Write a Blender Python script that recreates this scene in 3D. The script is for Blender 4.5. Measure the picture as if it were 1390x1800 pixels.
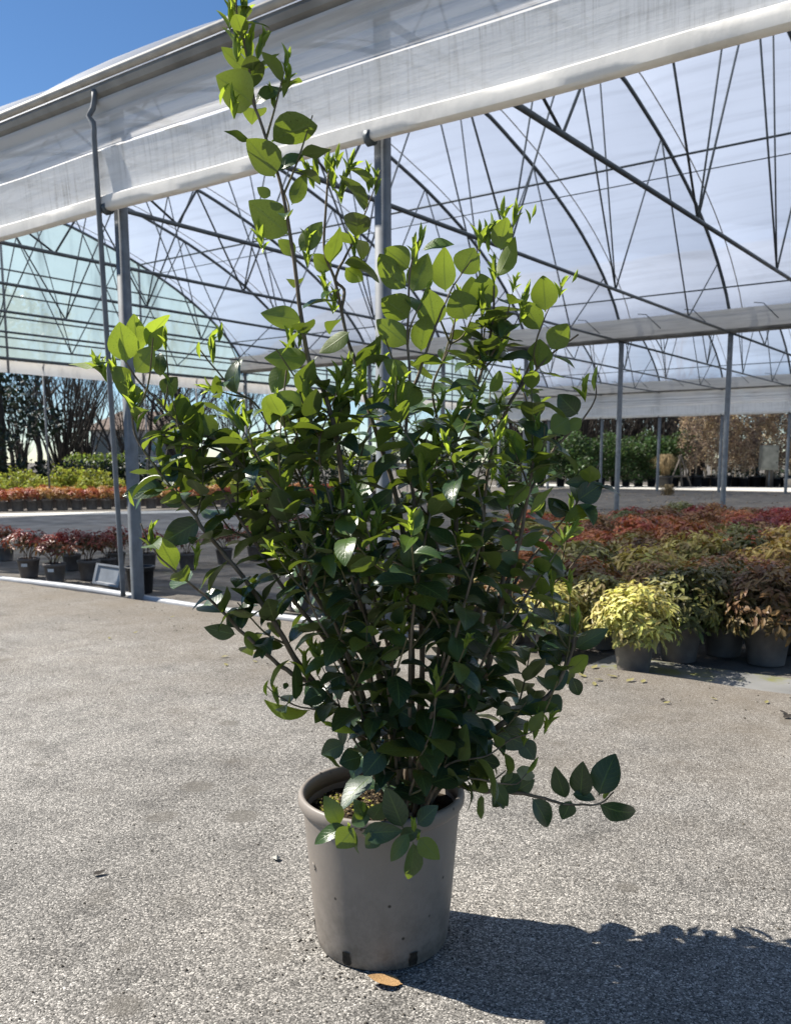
import bpy, math, random
import numpy as np
from mathutils import Matrix, Vector, noise as mnoise

for o in list(bpy.data.objects):
    bpy.data.objects.remove(o, do_unlink=True)
scn = bpy.context.scene
COL = scn.collection
R = math.radians

# ------------------------------------------------------------------ camera
F, CX, CY, PITCH, HC = 1507.0, 733.0, 1017.0, R(7.75), 0.921   # px focal, principal point (photo px), pitch, height
cam = bpy.data.cameras.new('camera'); cam_o = bpy.data.objects.new('camera', cam); COL.objects.link(cam_o)
cam_o.location = (0, 0, HC); cam_o.rotation_euler = (R(90) - PITCH, 0, 0)
cam.sensor_fit = 'VERTICAL'; cam.sensor_height = 36.0; cam.lens = 36.0 * F / 1800.0
cam.shift_x = (695 - CX) / 1800.0; cam.shift_y = (CY - 900) / 1800.0
cam.clip_start = 0.05; cam.clip_end = 2000
scn.camera = cam_o
cam.dof.use_dof = True; cam.dof.focus_distance = 1.62; cam.dof.aperture_fstop = 9.5

# ------------------------------------------------------------------ sky and sun
SUN_AZ, SUN_EL = R(-69), R(46)          # azimuth from +Y towards +X
world = bpy.data.worlds.new('World'); scn.world = world; world.use_nodes = True
wn = world.node_tree.nodes; wl = world.node_tree.links
sky = wn.new('ShaderNodeTexSky'); sky.sky_type = 'NISHITA'; sky.sun_disc = False
sky.sun_elevation = SUN_EL; sky.sun_rotation = SUN_AZ % (2 * math.pi)
sky.altitude = 1000; sky.air_density = 0.95; sky.dust_density = 0.05; sky.ozone_density = 3.5
wn['Background'].inputs['Strength'].default_value = 0.066
hsv = wn.new('ShaderNodeHueSaturation'); hsv.inputs['Saturation'].default_value = 1.12
wl.new(sky.outputs['Color'], hsv.inputs['Color']); wl.new(hsv.outputs['Color'], wn['Background'].inputs['Color'])
sun = bpy.data.lights.new('sun', 'SUN'); sun.energy = 5.0; sun.angle = R(0.5); sun.color = (1.0, 0.945, 0.86)
sun_o = bpy.data.objects.new('sun', sun); COL.objects.link(sun_o)
sd = Vector((math.sin(SUN_AZ) * math.cos(SUN_EL), math.cos(SUN_AZ) * math.cos(SUN_EL), math.sin(SUN_EL)))
sun_o.rotation_euler = sd.to_track_quat('Z', 'Y').to_euler(); sun_o.location = sd * 30

scn.view_settings.view_transform = 'Standard'; scn.view_settings.look = 'None'
scn.view_settings.exposure = 1.0; scn.view_settings.gamma = 1.0; scn.view_settings.use_curve_mapping = False
scn.render.engine = 'CYCLES'
scn.cycles.max_bounces = 10; scn.cycles.transparent_max_bounces = 24
scn.cycles.diffuse_bounces = 4; scn.cycles.transmission_bounces = 6
scn.render.resolution_x = 790; scn.render.resolution_y = 1024

# ------------------------------------------------------------------ pixel -> place
FW = np.array([0, math.cos(PITCH), -math.sin(PITCH)]); UP = np.array([0, math.sin(PITCH), math.cos(PITCH)])
C0 = np.array([0, 0, HC])
def ray(u, v): return FW + np.array([1., 0, 0]) * (u - CX) / F - UP * (v - CY) / F
def ground(u, v, z=0.0):
    d = ray(u, v); return C0 + d * ((z - HC) / d[2])
def aty(u, v, y):
    d = ray(u, v); return C0 + d * (y / d[1])
def proj(p):
    q = np.asarray(p, float) - C0; f = q @ FW
    return CX + F * q[0] / f, CY - F * (q @ UP) / f

# ------------------------------------------------------------------ mesh helpers
class MB:
    def __init__(s): s.v = []; s.f = []; s.uv = {}; s.n = 0
    def add(s, v, f, uv=None):
        v = np.asarray(v, float); s.v.append(v)
        for q in f: s.f.append(tuple(i + s.n for i in q))
        s.n += len(v); return s
    def box(s, lo, hi, M=None):
        x0, y0, z0 = lo; x1, y1, z1 = hi
        v = np.array([(x0,y0,z0),(x1,y0,z0),(x1,y1,z0),(x0,y1,z0),(x0,y0,z1),(x1,y0,z1),(x1,y1,z1),(x0,y1,z1)], float)
        if M is not None: v = v @ np.array(M)[:3,:3].T + np.array(M)[:3,3]
        return s.add(v, [(0,3,2,1),(4,5,6,7),(0,1,5,4),(1,2,6,5),(2,3,7,6),(3,0,4,7)])
    def tube(s, pts, r, n=6, cap=True):
        P = np.asarray(pts, float); m = len(P)
        r = np.full(m, r) if np.isscalar(r) else np.asarray(r, float)
        T = np.gradient(P, axis=0) if m > 2 else np.array([P[1]-P[0]]*2)
        T /= np.maximum(np.linalg.norm(T, axis=1, keepdims=True), 1e-9)
        a = np.array([0, 0, 1.]) if abs(T[0][2]) < .9 else np.array([1., 0, 0])
        N = np.cross(T[0], a); N /= np.linalg.norm(N)
        V = []; th = np.arange(n) * 2 * math.pi / n
        for i in range(m):
            N = N - T[i] * (N @ T[i]); N /= max(np.linalg.norm(N), 1e-9); B = np.cross(T[i], N)
            V.append(P[i] + r[i] * (np.cos(th)[:, None] * N + np.sin(th)[:, None] * B))
        f = []
        for i in range(m - 1):
            for j in range(n):
                k = (j + 1) % n
                f.append((i*n+j, i*n+k, (i+1)*n+k, (i+1)*n+j))
        if cap: f.append(tuple(range(n))[::-1]); f.append(tuple((m-1)*n+j for j in range(n)))
        return s.add(np.concatenate(V), f)
    def lathe(s, prof, n=32, c=(0,0,0)):
        V = []; th = np.arange(n) * 2 * math.pi / n
        for (r, z) in prof:
            V.append(np.stack([c[0] + r*np.cos(th), c[1] + r*np.sin(th), np.full(n, c[2] + z)], 1))
        f = []
        for i in range(len(prof) - 1):
            for j in range(n):
                k = (j+1) % n
                f.append((i*n+j, i*n+k, (i+1)*n+k, (i+1)*n+j))
        return s.add(np.concatenate(V), f)
    def mesh(s, name, mat=None, smooth=True):
        me = bpy.data.meshes.new(name)
        V = np.concatenate(s.v)
        me.from_pydata(V.tolist(), [], s.f); me.update()
        if smooth: me.polygons.foreach_set('use_smooth', np.ones(len(me.polygons), bool))
        if mat: me.materials.append(mat)
        return me
def link(name, me, parent=None):
    o = bpy.data.objects.new(name, me); COL.objects.link(o)
    if parent is not None:
        o.parent = parent
    return o
def part(name, mb, mat, parent, smooth=True):
    """a mesh in world coordinates below a thing (Empty, unrotated) or below one of its parts"""
    o = link(name, mb.mesh(name, mat, smooth), parent)
    if parent is not None and parent.type == 'EMPTY': o.location = -parent.location
    return o
def tag(o, label=None, cat=None, group=None, kind=None):
    if label: o['label'] = label
    if cat: o['category'] = cat
    if group: o['group'] = group
    if kind: o['kind'] = kind
    return o
def thing(name, loc, label, cat, group=None):
    o = link(name, None); o.location = loc; o.empty_display_size = .1
    return tag(o, label, cat, group)
def copy_thing(root, loc, rz=0, sc=1.0):
    r = root.copy(); COL.objects.link(r); r.location = loc; r.rotation_euler = (0, 0, rz); r.scale = (sc,)*3
    for ch in root.children:
        c = ch.copy(); COL.objects.link(c); c.parent = r
        for g in ch.children:
            d = g.copy(); COL.objects.link(d); d.parent = c
    return r
def autosmooth(o, ang=35):
    me = o.data
    try: me.set_sharp_from_angle(angle=R(ang))
    except Exception: pass

# ------------------------------------------------------------------ materials
class NT:
    def __init__(s, name):
        s.m = bpy.data.materials.new(name); s.m.use_nodes = True
        s.t = s.m.node_tree; s.t.nodes.clear()
        s.out = s.n('OutputMaterial')
    def n(s, typ, **kw):
        nd = s.t.nodes.new('ShaderNode' + typ)
        for k, v in kw.items():
            if hasattr(nd, k) and k not in nd.inputs: setattr(nd, k, v)
            else: s.set(nd.inputs[k], v)
        return nd
    def set(s, inp, v):
        if isinstance(v, bpy.types.NodeSocket): s.t.links.new(v, inp)
        elif isinstance(v, (tuple, list)) and len(v) == 3 and inp.type == 'RGBA': inp.default_value = (*v, 1)
        else: inp.default_value = v
    def mix(s, a, b, f, blend='MIX'):
        nd = s.t.nodes.new('ShaderNodeMix'); nd.data_type = 'RGBA'; nd.blend_type = blend
        s.set(nd.inputs[0], f); s.set(nd.inputs[6], a); s.set(nd.inputs[7], b); return nd.outputs[2]
    def math(s, op, a, b=0.0, c=None, clamp=False):
        nd = s.t.nodes.new('ShaderNodeMath'); nd.operation = op; nd.use_clamp = clamp
        s.set(nd.inputs[0], a); s.set(nd.inputs[1], b)
        if c is not None: s.set(nd.inputs[2], c)
        return nd.outputs[0]
    def ramp(s, f, stops):
        nd = s.t.nodes.new('ShaderNodeValToRGB'); s.set(nd.inputs[0], f); e = nd.color_ramp.elements
        while len(e) < len(stops): e.new(.5)
        for x, (p, c) in zip(e, stops):
            x.position = p; x.color = (c, c, c, 1) if np.isscalar(c) else (*c, 1)
        return nd.outputs[0]
    def noise(s, vec, scale, detail=3, rough=.55):
        nd = s.n('TexNoise'); s.set(nd.inputs['Vector'], vec); nd.inputs['Scale'].default_value = scale
        nd.inputs['Detail'].default_value = detail; nd.inputs['Roughness'].default_value = rough
        return nd.outputs[0]
    def coords(s, kind='Object', scale=None, rot=None):
        o = s.n('TexCoord').outputs[kind]
        if scale or rot:
            mp = s.n('Mapping'); s.t.links.new(o, mp.inputs['Vector'])
            if scale: mp.inputs['Scale'].default_value = scale
            if rot: mp.inputs['Rotation'].default_value = rot
            return mp.outputs[0]
        return o
    def bump(s, h, strength=.3, dist=.01):
        b = s.n('Bump'); s.set(b.inputs['Height'], h); b.inputs['Strength'].default_value = strength
        b.inputs['Distance'].default_value = dist; return b.outputs[0]
    def bsdf(s, col, rough=.6, spec=.5, metal=0., normal=None, **kw):
        b = s.n('BsdfPrincipled'); s.set(b.inputs['Base Color'], col); s.set(b.inputs['Roughness'], rough)
        s.set(b.inputs['Specular IOR Level'], spec); s.set(b.inputs['Metallic'], metal)
        if normal is not None: s.set(b.inputs['Normal'], normal)
        for k, v in kw.items(): s.set(b.inputs[k], v)
        return b.outputs[0]
    def mixsh(s, a, b, f):
        nd = s.n('MixShader'); s.set(nd.inputs[0], f); s.set(nd.inputs[1], a); s.set(nd.inputs[2], b); return nd.outputs[0]
    def done(s, sh):
        s.t.links.new(sh, s.out.inputs['Surface']); return s.m

def simple(name, col, rough=.6, var=.15, scale=8, spec=.4, metal=0, bump=0):
    t = NT(name); c = t.coords()
    n = t.noise(c, scale, 5); v = t.ramp(n, [(.3, 1 - var*1.5), (.7, 1 + var*.6)])
    colr = t.mix(col, v, 1.0, 'MULTIPLY')
    nm = t.bump(t.noise(c, scale*12, 4), bump, .004) if bump else None
    return t.done(t.bsdf(colr, rough, spec, metal, nm))

def concrete_mat():
    t = NT('exposed_aggregate_concrete'); c = t.coords()
    vo = t.n('TexVoronoi'); t.set(vo.inputs['Vector'], c); vo.inputs['Scale'].default_value = 330; vo.inputs['Randomness'].default_value = 1
    sep = t.n('SeparateColor'); t.set(sep.inputs[0], vo.outputs['Color'])
    peb = t.ramp(sep.outputs[0], [(0, .07), (.2, .165), (.5, .29), (.8, .45), (.94, .75), (1, .95)])
    vo2 = t.n('TexVoronoi'); t.set(vo2.inputs['Vector'], c); vo2.inputs['Scale'].default_value = 78
    sep2 = t.n('SeparateColor'); t.set(sep2.inputs[0], vo2.outputs['Color'])
    big = t.ramp(sep2.outputs[1], [(.93, 0), (.955, 1)])
    bigm = t.math('MULTIPLY', big, t.ramp(vo2.outputs['Distance'], [(.25, 1), (.42, 0)]))
    col = t.mix(peb, t.ramp(sep2.outputs[0], [(0, .3), (1, .78)]), bigm)
    grit = t.ramp(t.noise(c, 520, 2), [(.3, .62), (.7, 1.25)]); col = t.mix(col, grit, 1, 'MULTIPLY')
    tint = t.mix((.67, .62, .55), (.60, .575, .525), t.noise(c, 1.3, 4)); col = t.mix(col, tint, 1, 'MULTIPLY')
    big_n = t.noise(c, .9, 6, .62); col = t.mix(col, t.ramp(big_n, [(.32, .66), (.5, .95), (.7, 1.18)]), 1, 'MULTIPLY')
    mid = t.noise(c, 6.5, 5, .6); col = t.mix(col, t.ramp(mid, [(.3, .68), (.46, .97), (.7, 1.1)]), 1, 'MULTIPLY')
    # round damp-looking stains
    vs = t.n('TexVoronoi'); t.set(vs.inputs['Vector'], t.mix(c, t.n('TexNoise', Vector=c, Scale=7.).outputs['Color'], .06, 'ADD'))
    vs.voronoi_dimensions = '2D'; vs.inputs['Scale'].default_value = 5.0
    ss = t.n('SeparateColor'); t.set(ss.inputs[0], vs.outputs['Color'])
    rad = t.math('ADD', t.math('MULTIPLY', ss.outputs[0], .2), .08)
    st = t.math('MULTIPLY', t.ramp(t.math('SUBTRACT', rad, vs.outputs['Distance']), [(0, 0), (.1, 1)]), t.ramp(ss.outputs[1], [(.55, 0), (.9, .7)]))
    col = t.mix(col, (.10, .09, .075), t.math('MULTIPLY', st, .9))
    # dirt towards the greenhouse edge
    g = t.noise(c, 2.2, 6, .65)
    vm = t.n('VectorMath', operation='DOT_PRODUCT'); t.set(vm.inputs[0], c); vm.inputs[1].default_value = (.57, .82, 0)
    near = t.math('ADD', t.math('MULTIPLY', t.math('SUBTRACT', vm.outputs['Value'], 1.9), .5), t.math('MULTIPLY', t.math('SUBTRACT', g, .5), 1.6), None, True)
    col = t.mix(col, (.145, .118, .085), t.math('MULTIPLY', near, .7))
    h = t.math('ADD', t.math('MULTIPLY', vo.outputs['Distance'], -1.0), t.math('MULTIPLY', t.noise(c, 300, 3), .5))
    return t.done(t.bsdf(col, .82, .3, 0, t.bump(h, .45, .003)))

def soil_floor_mat():
    t = NT('dark_nursery_ground'); c = t.coords()
    n = t.noise(c, 3.5, 8, .65); n2 = t.noise(c, 40, 5, .7)
    col = t.mix((.075, .068, .06), (.2, .18, .155), t.ramp(n, [(.35, 0), (.7, 1)]))
    col = t.mix(col, (.19, .15, .1), t.ramp(n2, [(.58, 0), (.66, .8)]))
    col = t.mix(col, (.1, .13, .03), t.ramp(t.noise(c, 1.7, 5), [(.6, 0), (.75, .35)]))
    return t.done(t.bsdf(col, .9, .2, 0, t.bump(n2, .6, .02)))

def film_mat(name, trans=.45, tint=(.86, .87, .88), dirt=.12, streak=(1.2, 30), sheer=.5, vertical=False):
    """polythene film: part see-through, part scattering (uv: metres along, metres up the sheet)"""
    t = NT(name); uv = t.n('UVMap').outputs[0]
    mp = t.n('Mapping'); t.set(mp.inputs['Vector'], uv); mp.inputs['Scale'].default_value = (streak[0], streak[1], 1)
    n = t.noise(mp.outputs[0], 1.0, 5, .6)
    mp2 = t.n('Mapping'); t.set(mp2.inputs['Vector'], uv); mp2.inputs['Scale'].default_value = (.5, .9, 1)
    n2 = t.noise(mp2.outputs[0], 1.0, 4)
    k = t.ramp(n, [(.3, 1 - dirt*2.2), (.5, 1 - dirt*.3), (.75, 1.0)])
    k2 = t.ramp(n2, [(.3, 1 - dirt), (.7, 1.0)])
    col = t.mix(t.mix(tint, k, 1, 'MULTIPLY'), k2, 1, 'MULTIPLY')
    if vertical:
        mp3 = t.n('Mapping'); t.set(mp3.inputs['Vector'], uv); mp3.inputs['Scale'].default_value = (38, 1.6, 1)
        d = t.noise(mp3.outputs[0], 1.0, 6, .7)
        mp4 = t.n('Mapping'); t.set(mp4.inputs['Vector'], uv); mp4.inputs['Scale'].default_value = (3, 60, 1)
        d2 = t.math('MULTIPLY', t.ramp(d, [(.5, 0), (.68, 1)]), t.ramp(t.noise(mp4.outputs[0], 1, 3), [(.35, .4), (.65, 1)]))
        d2 = t.math('MULTIPLY', d2, t.ramp(t.noise(mp2.outputs[0], 2.4, 3), [(.35, .2), (.65, 1)]))
        col = t.mix(col, (.34, .32, .27), t.math('MULTIPLY', d2, .8))
    b = t.bump(n, .25, .02)
    dif = t.n('BsdfDiffuse'); t.set(dif.inputs['Color'], col); t.set(dif.inputs['Normal'], b)
    tl = t.n('BsdfTranslucent'); t.set(tl.inputs['Color'], col); t.set(tl.inputs['Normal'], b)
    gl = t.n('BsdfGlossy'); t.set(gl.inputs['Roughness'], .38); t.set(gl.inputs['Normal'], b)
    sc = t.mixsh(dif.outputs[0], tl.outputs[0], sheer)
    tr = t.n('BsdfTransparent'); t.set(tr.inputs['Color'], t.mix((.93, .95, .97), k, .8, 'MULTIPLY'))
    sh = t.mixsh(sc, tr.outputs[0], trans)
    fr = t.n('Fresnel'); fr.inputs['IOR'].default_value = 1.4
    return t.done(t.mixsh(sh, gl.outputs[0], t.math('MULTIPLY', fr.outputs[0], .18)))

def leaf_mat(name, joined):
    """green broadleaf: dark glossy upper face, paler matt underside, lets light through.
    age 0 old .. 1 young; object colour carries (age, random) for single leaves, mesh attributes for joined ones"""
    t = NT(name)
    if joined:
        age = t.n('Attribute', attribute_name='age').outputs['Fac']; rnd = t.n('Attribute', attribute_name='rnd').outputs['Fac']
    else:
        sp = t.n('SeparateColor'); t.set(sp.inputs[0], t.n('ObjectInfo').outputs['Color']); age = sp.outputs[0]; rnd = sp.outputs[1]
    uv = t.n('UVMap').outputs[0]; sx = t.n('SeparateXYZ'); t.set(sx.inputs[0], uv)
    off = t.math('ABSOLUTE', t.math('SUBTRACT', sx.outputs[1], .5))
    rib = t.ramp(off, [(0, 1), (.018, .8), (.04, 0)])
    side = t.math('SINE', t.math('MULTIPLY', t.math('SUBTRACT', sx.outputs[0], t.math('MULTIPLY', off, .55)), 52))
    veins = t.math('MULTIPLY', t.ramp(side, [(.7, 0), (1, 1)]), .6)
    top = t.mix((.015, .040, .021), (.16, .27, .03), t.ramp(age, [(.15, 0), (.95, 1)]))
    top = t.mix(top, (.038, .075, .042), t.math('MULTIPLY', rnd, .45))
    bot = t.mix((.075, .1, .036), (.2, .28, .045), age)
    tc = t.coords('Object')
    mott = t.ramp(t.noise(tc, 30, 4), [(.3, .8), (.7, 1.15)])
    top = t.mix(top, mott, 1, 'MULTIPLY'); bot = t.mix(bot, mott, 1, 'MULTIPLY')
    top = t.mix(top, (.12, .19, .05), t.math('MULTIPLY', t.math('MAXIMUM', rib, t.math('MULTIPLY', veins, .5)), .7))
    bot = t.mix(bot, (.2, .26, .08), t.math('MULTIPLY', rib, .6))
    # a few brown scars
    scar = t.math('MULTIPLY', t.ramp(t.noise(tc, 22, 5, .7), [(.6, 0), (.66, 1)]), t.ramp(rnd, [(.45, 0), (.7, 1)]))
    bot = t.mix(bot, (.035, .03, .012), t.math('MULTIPLY', scar, .8)); top = t.mix(top, (.05, .045, .015), t.math('MULTIPLY', scar, .5))
    bf = t.n('NewGeometry').outputs['Backfacing']
    col = t.mix(top, bot, bf)
    rough = t.math('ADD', t.math('ADD', .22, t.math('MULTIPLY', rnd, .2)), t.math('MULTIPLY', bf, .22))
    bm = t.bump(t.math('ADD', t.math('MULTIPLY', rib, -1.), t.math('ADD', t.math('MULTIPLY', veins, -.5), t.math('MULTIPLY', t.noise(tc, 60, 3), .5))), .25, .002)
    ps = t.bsdf(col, rough, .5, 0, bm)
    tl = t.n('BsdfTranslucent')
    tcol = t.mix((.16, .235, .016), (.47, .6, .05), age)
    tcol = t.mix(tcol, (.08, .12, .01), t.math('MULTIPLY', t.math('MAXIMUM', rib, scar), .6))
    t.set(tl.inputs['Color'], tcol)
    return t.done(t.mixsh(ps, tl.outputs[0], t.math('ADD', .1, t.math('MULTIPLY', age, .42))))

def bark_mat(name, a, b, scale=40):
    t = NT(name); c = t.coords('Object', (1, 1, .35)); n = t.noise(c, scale, 6, .7)
    col = t.mix(a, b, t.ramp(n, [(.35, 0), (.65, 1)]))
    return t.done(t.bsdf(col, .8, .25, 0, t.bump(n, .6, .004)))

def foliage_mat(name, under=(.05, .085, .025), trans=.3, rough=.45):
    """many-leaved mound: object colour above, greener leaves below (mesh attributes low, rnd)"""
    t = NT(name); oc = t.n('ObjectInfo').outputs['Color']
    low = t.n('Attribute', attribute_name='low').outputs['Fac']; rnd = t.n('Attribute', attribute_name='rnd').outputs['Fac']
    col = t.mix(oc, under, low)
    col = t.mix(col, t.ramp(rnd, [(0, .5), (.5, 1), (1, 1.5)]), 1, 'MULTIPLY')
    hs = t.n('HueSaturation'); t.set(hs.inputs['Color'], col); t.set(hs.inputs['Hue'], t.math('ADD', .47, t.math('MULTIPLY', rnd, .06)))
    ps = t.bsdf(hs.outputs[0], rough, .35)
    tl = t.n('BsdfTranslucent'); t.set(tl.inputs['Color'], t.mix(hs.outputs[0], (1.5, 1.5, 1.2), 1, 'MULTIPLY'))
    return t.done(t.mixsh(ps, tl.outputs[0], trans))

M = {}
M['concrete'] = concrete_mat()
M['floor'] = soil_floor_mat()
M['asphalt'] = simple('asphalt', (.16, .155, .15), .9, .3, 3, .2, bump=.3)
M['pale_road'] = simple('pale_concrete', (.55, .53, .48), .9, .15, 2, .2)
M['galv'] = simple('galvanised_steel', (.17, .185, .2), .62, .18, 14, .3, 0)
M['tube'] = simple('dull_steel_tube', (.085, .1, .11), .5, .2, 10, .5, .3)
M['tube_light'] = simple('pale_wire_tube', (.42, .4, .36), .6, .15, 10)
M['gutter'] = simple('gutter_sheet', (.27, .265, .25), .55, .3, 3, .4, .2)
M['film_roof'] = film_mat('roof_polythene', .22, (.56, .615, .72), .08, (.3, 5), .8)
M['film_side'] = film_mat('curtain_polythene', .09, (.94, .92, .89), .13, (1.1, 26), .45)
M['film_band'] = film_mat('dirty_curtain_band', .05, (.96, .945, .91), .06, (1.5, 12), .42, True)
M['film_roll'] = film_mat('rolled_polythene', .02, (.95, .92, .86), .1, (5, 3), .2)
M['film_end'] = film_mat('end_wall_polythene', .22, (.42, .53, .52), .18, (2.2, .35), .75)
M['film_white'] = film_mat('white_gutter_film', .03, (.85, .83, .78), .12, (1, 14), .3)
M['pot'] = None

# ------------------------------------------------------------------ setting: ground
A = np.array([-1.946, 5.913, 0.0])                     # foot of the front column beside the drain pipe
UA, SA = R(-55.3), R(37.3)
U = np.array([math.sin(UA), math.cos(UA), 0]); S = np.array([math.sin(SA), math.cos(SA), 0])
def G(u, s, z=0.0): return A + U * u + S * s + np.array([0, 0, z])

def sheet(name, pts, mat, sub=None):
    mb = MB(); mb.add(np.array(pts, float), [tuple(range(len(pts)))])
    o = link(name, mb.mesh(name, mat, False)); return tag(o, kind='structure')
sheet('ground', [(-900, -900, -.06), (900, -900, -.06), (900, 900, -.06), (-900, 900, -.06)], M['floor'])
# concrete apron: slab with a slightly chipped edge along the greenhouse
rng = random.Random(5)
edge = []
for i in range(260):
    u = 14 - i * .1
    edge.append(G(u, -.13 + .012 * mnoise.noise((u * 3, 0, 0)) + .01 * mnoise.noise((u * 11, 2, 0)) + (.0 if u > -3 else -.03)))
mb = MB(); n = len(edge)
P0, P1 = edge[0], edge[-1]
top = [tuple(p) for p in edge] + [(P1[0] + 3, -6, 0), (-14, -6, 0), (-16, P0[1] + 1, 0)]
bot = [(x, y, -.06) for (x, y, z) in top]
m = len(top); mb.add(np.array(top + bot), [tuple(range(m))[::-1]] + [(i, (i+1) % m, m + (i+1) % m, m + i) for i in range(m)])
tag(link('concrete_apron', mb.mesh('concrete_apron', M['concrete'], False)), kind='structure')
# side road beyond the red plants, its pale kerb line, and the far road
def gp(u, v, z): q = ground(u, v, z); return tuple(q)
z = -.052
sheet('side_road', [gp(-500, 951, z), gp(300, 939, z), gp(640, 928, z), gp(640, 890, z), gp(300, 897, z), gp(-500, 912, z)], M['asphalt'])
z = -.048
sheet('kerb_strip', [gp(-500, 916, z), gp(300, 902, z), gp(640, 894, z), gp(640, 891, z), gp(300, 897.5, z), gp(-500, 911, z)], M['pale_road'])
sheet('far_road', [tuple(G(14, 26.6, -.05)), tuple(G(-14, 26.2, -.05)), tuple(G(-14, 31.2, -.05)), tuple(G(14, 31.2, -.05))], M['pale_road'])

sheet('drainage_strip', [tuple(G(-3.35, .30, -.046)), tuple(G(-9, .30, -.046)), tuple(G(-9, -.2, -.046)), tuple(G(-3.35, -.2, -.046))], (lambda t, c: t.done(t.bsdf(t.mix(t.mix((.15, .15, .145), (.24, .235, .22), t.noise(c, 5, 6)), (.17, .17, .03), t.ramp(t.noise(c, 3.2, 6, .7), [(.5, 0), (.62, .8)])), t.ramp(t.noise(c, 2, 3), [(.4, .25), (.6, .8)]), .4)))(*(lambda t: (t, t.coords()))(NT('damp_mossy_concrete'))))
# ------------------------------------------------------------------ greenhouse
W = 12.5; SP = 2.05; ZE = 3.22
gh = thing('greenhouse', tuple(A), 'open-sided multi-span greenhouse with steel arches, trusses and white polythene film', 'greenhouse')
prof_s = np.array([0, .25, 1, 2, 3, 4, 5, 6.2, 7.45, 8.37, 9.36, 10.5, 11.4, 12.0, 12.35, 12.5])
prof_z = np.array([3.25, 3.47, 4.0, 4.6, 5.1, 5.52, 5.82, 5.98, 5.93, 5.72, 5.42, 4.96, 4.45, 3.98, 3.6, 3.25])
def catmull(P, n):
    P = np.asarray(P, float); m = len(P)
    if m == 2: return np.array([P[0] + (P[1]-P[0]) * t for t in np.linspace(0, 1, n)])
    Q = np.vstack([2*P[0]-P[1], P, 2*P[-1]-P[-2]]); out = []
    L = np.concatenate([[0], np.cumsum(np.linalg.norm(np.diff(P, axis=0), axis=1))]); 
    for x in np.linspace(0, L[-1], n):
        i = min(max(np.searchsorted(L, x, 'right') - 1, 0), m - 2); t = (x - L[i]) / max(L[i+1] - L[i], 1e-9)
        a, b, c, d = Q[i], Q[i+1], Q[i+2], Q[i+3]
        out.append(.5*((2*b) + (-a+c)*t + (2*a-5*b+4*c-d)*t*t + (-a+3*b-3*c+d)*t**3))
    return np.array(out)
ARC = catmull(np.stack([prof_s, prof_z], 1), 41)
def arch_z(s): return float(np.interp(s, ARC[:, 0], ARC[:, 1]))
KS = list(range(-4, 7))                                  # frames; the last carries the end wall
for row in range(3):
    for k in KS:
        if row == 0 and k == -2: continue          # wide opening here
        u = k * SP - (.1 if row == 0 and k == -1 else 0); s0 = row * W
        mb = MB()
        w = .038 if row == 0 else .042
        # columns: rounded square section
        a = np.array([(-w, -w*.55), (-w*.55, -w), (w*.55, -w), (w, -w*.55), (w, w*.55), (w*.55, w), (-w*.55, w), (-w, w*.55)])
        v = []
        for zz in (-.06, ZE - .02):
            for (x, y) in a: v.append(G(u, s0, zz) + U * x + S * y)
        mb.add(v, [(i, (i+1) % 8, 8 + (i+1) % 8, 8 + i) for i in range(8)] + [tuple(range(8, 16))])
        o = part('column', mb, M['galv'], gh)
        # clamp brackets
        b = MB(); b.tube([G(u, s0, ZE - .14), G(u, s0, ZE - .05)], w * 1.12, 8); part('bracket', b, M['galv'], o)
TN = [2.13, 4.87, 7.62, 10.37]; AN = [.85, 3.5, 6.25, 9.0, 11.65]
for span in range(2):
    for k in KS:
        u = k * SP; s0 = span * W
        mb = MB(); mb.tube([G(u, s0 + s, z) for s, z in ARC[1:-1]], .03, 6); ar = part('arch', mb, M['tube'], gh)
        mb = MB(); mb.tube([G(u, s0 + .03, ZE), G(u, s0 + W - .03, ZE)], .022, 6); part('tie', mb, M['tube'], ar)
        ns = sorted([(s, 0) for s in TN] + [(s, 1) for s in AN])
        for (sa, ka), (sb, kb) in zip(ns[:-1], ns[1:]):
            za = ZE if ka == 0 else arch_z(sa); zb = ZE if kb == 0 else arch_z(sb)
            mb = MB(); mb.tube([G(u, s0 + sa, za), G(u, s0 + sb, zb)], .0125, 5); part('web', mb, M['tube'], ar)
        # second pair of struts at the ridge, thin film rod riding beside the arch
        for sa, sb in ((4.87, 5.6), (7.62, 6.9)):
            mb = MB(); mb.tube([G(u, s0 + sa, ZE), G(u, s0 + sb, arch_z(sb))], .011, 5); part('web', mb, M['tube'], ar)
        mb = MB(); mb.tube([G(u - .22, s0 + s, z + .015) for s, z in ARC[2:-1]], .009, 5); part('film_rod', mb, M['tube_light'], ar)
    for s, r, mt in ((9.36, .018, 'tube'), (9.75, .009, 'tube'), (12.0, .014, 'tube'), (6.25, .02, 'tube'), (3.2, .018, 'tube'), (1.0, .014, 'tube')):
        mb = MB(); z = arch_z(s) - .05; mb.tube([G(KS[0]*SP - .3, span*W + s, z), G(KS[-1]*SP, span*W + s, z)], r, 5); part('purlin', mb, M[mt], gh)

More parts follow.
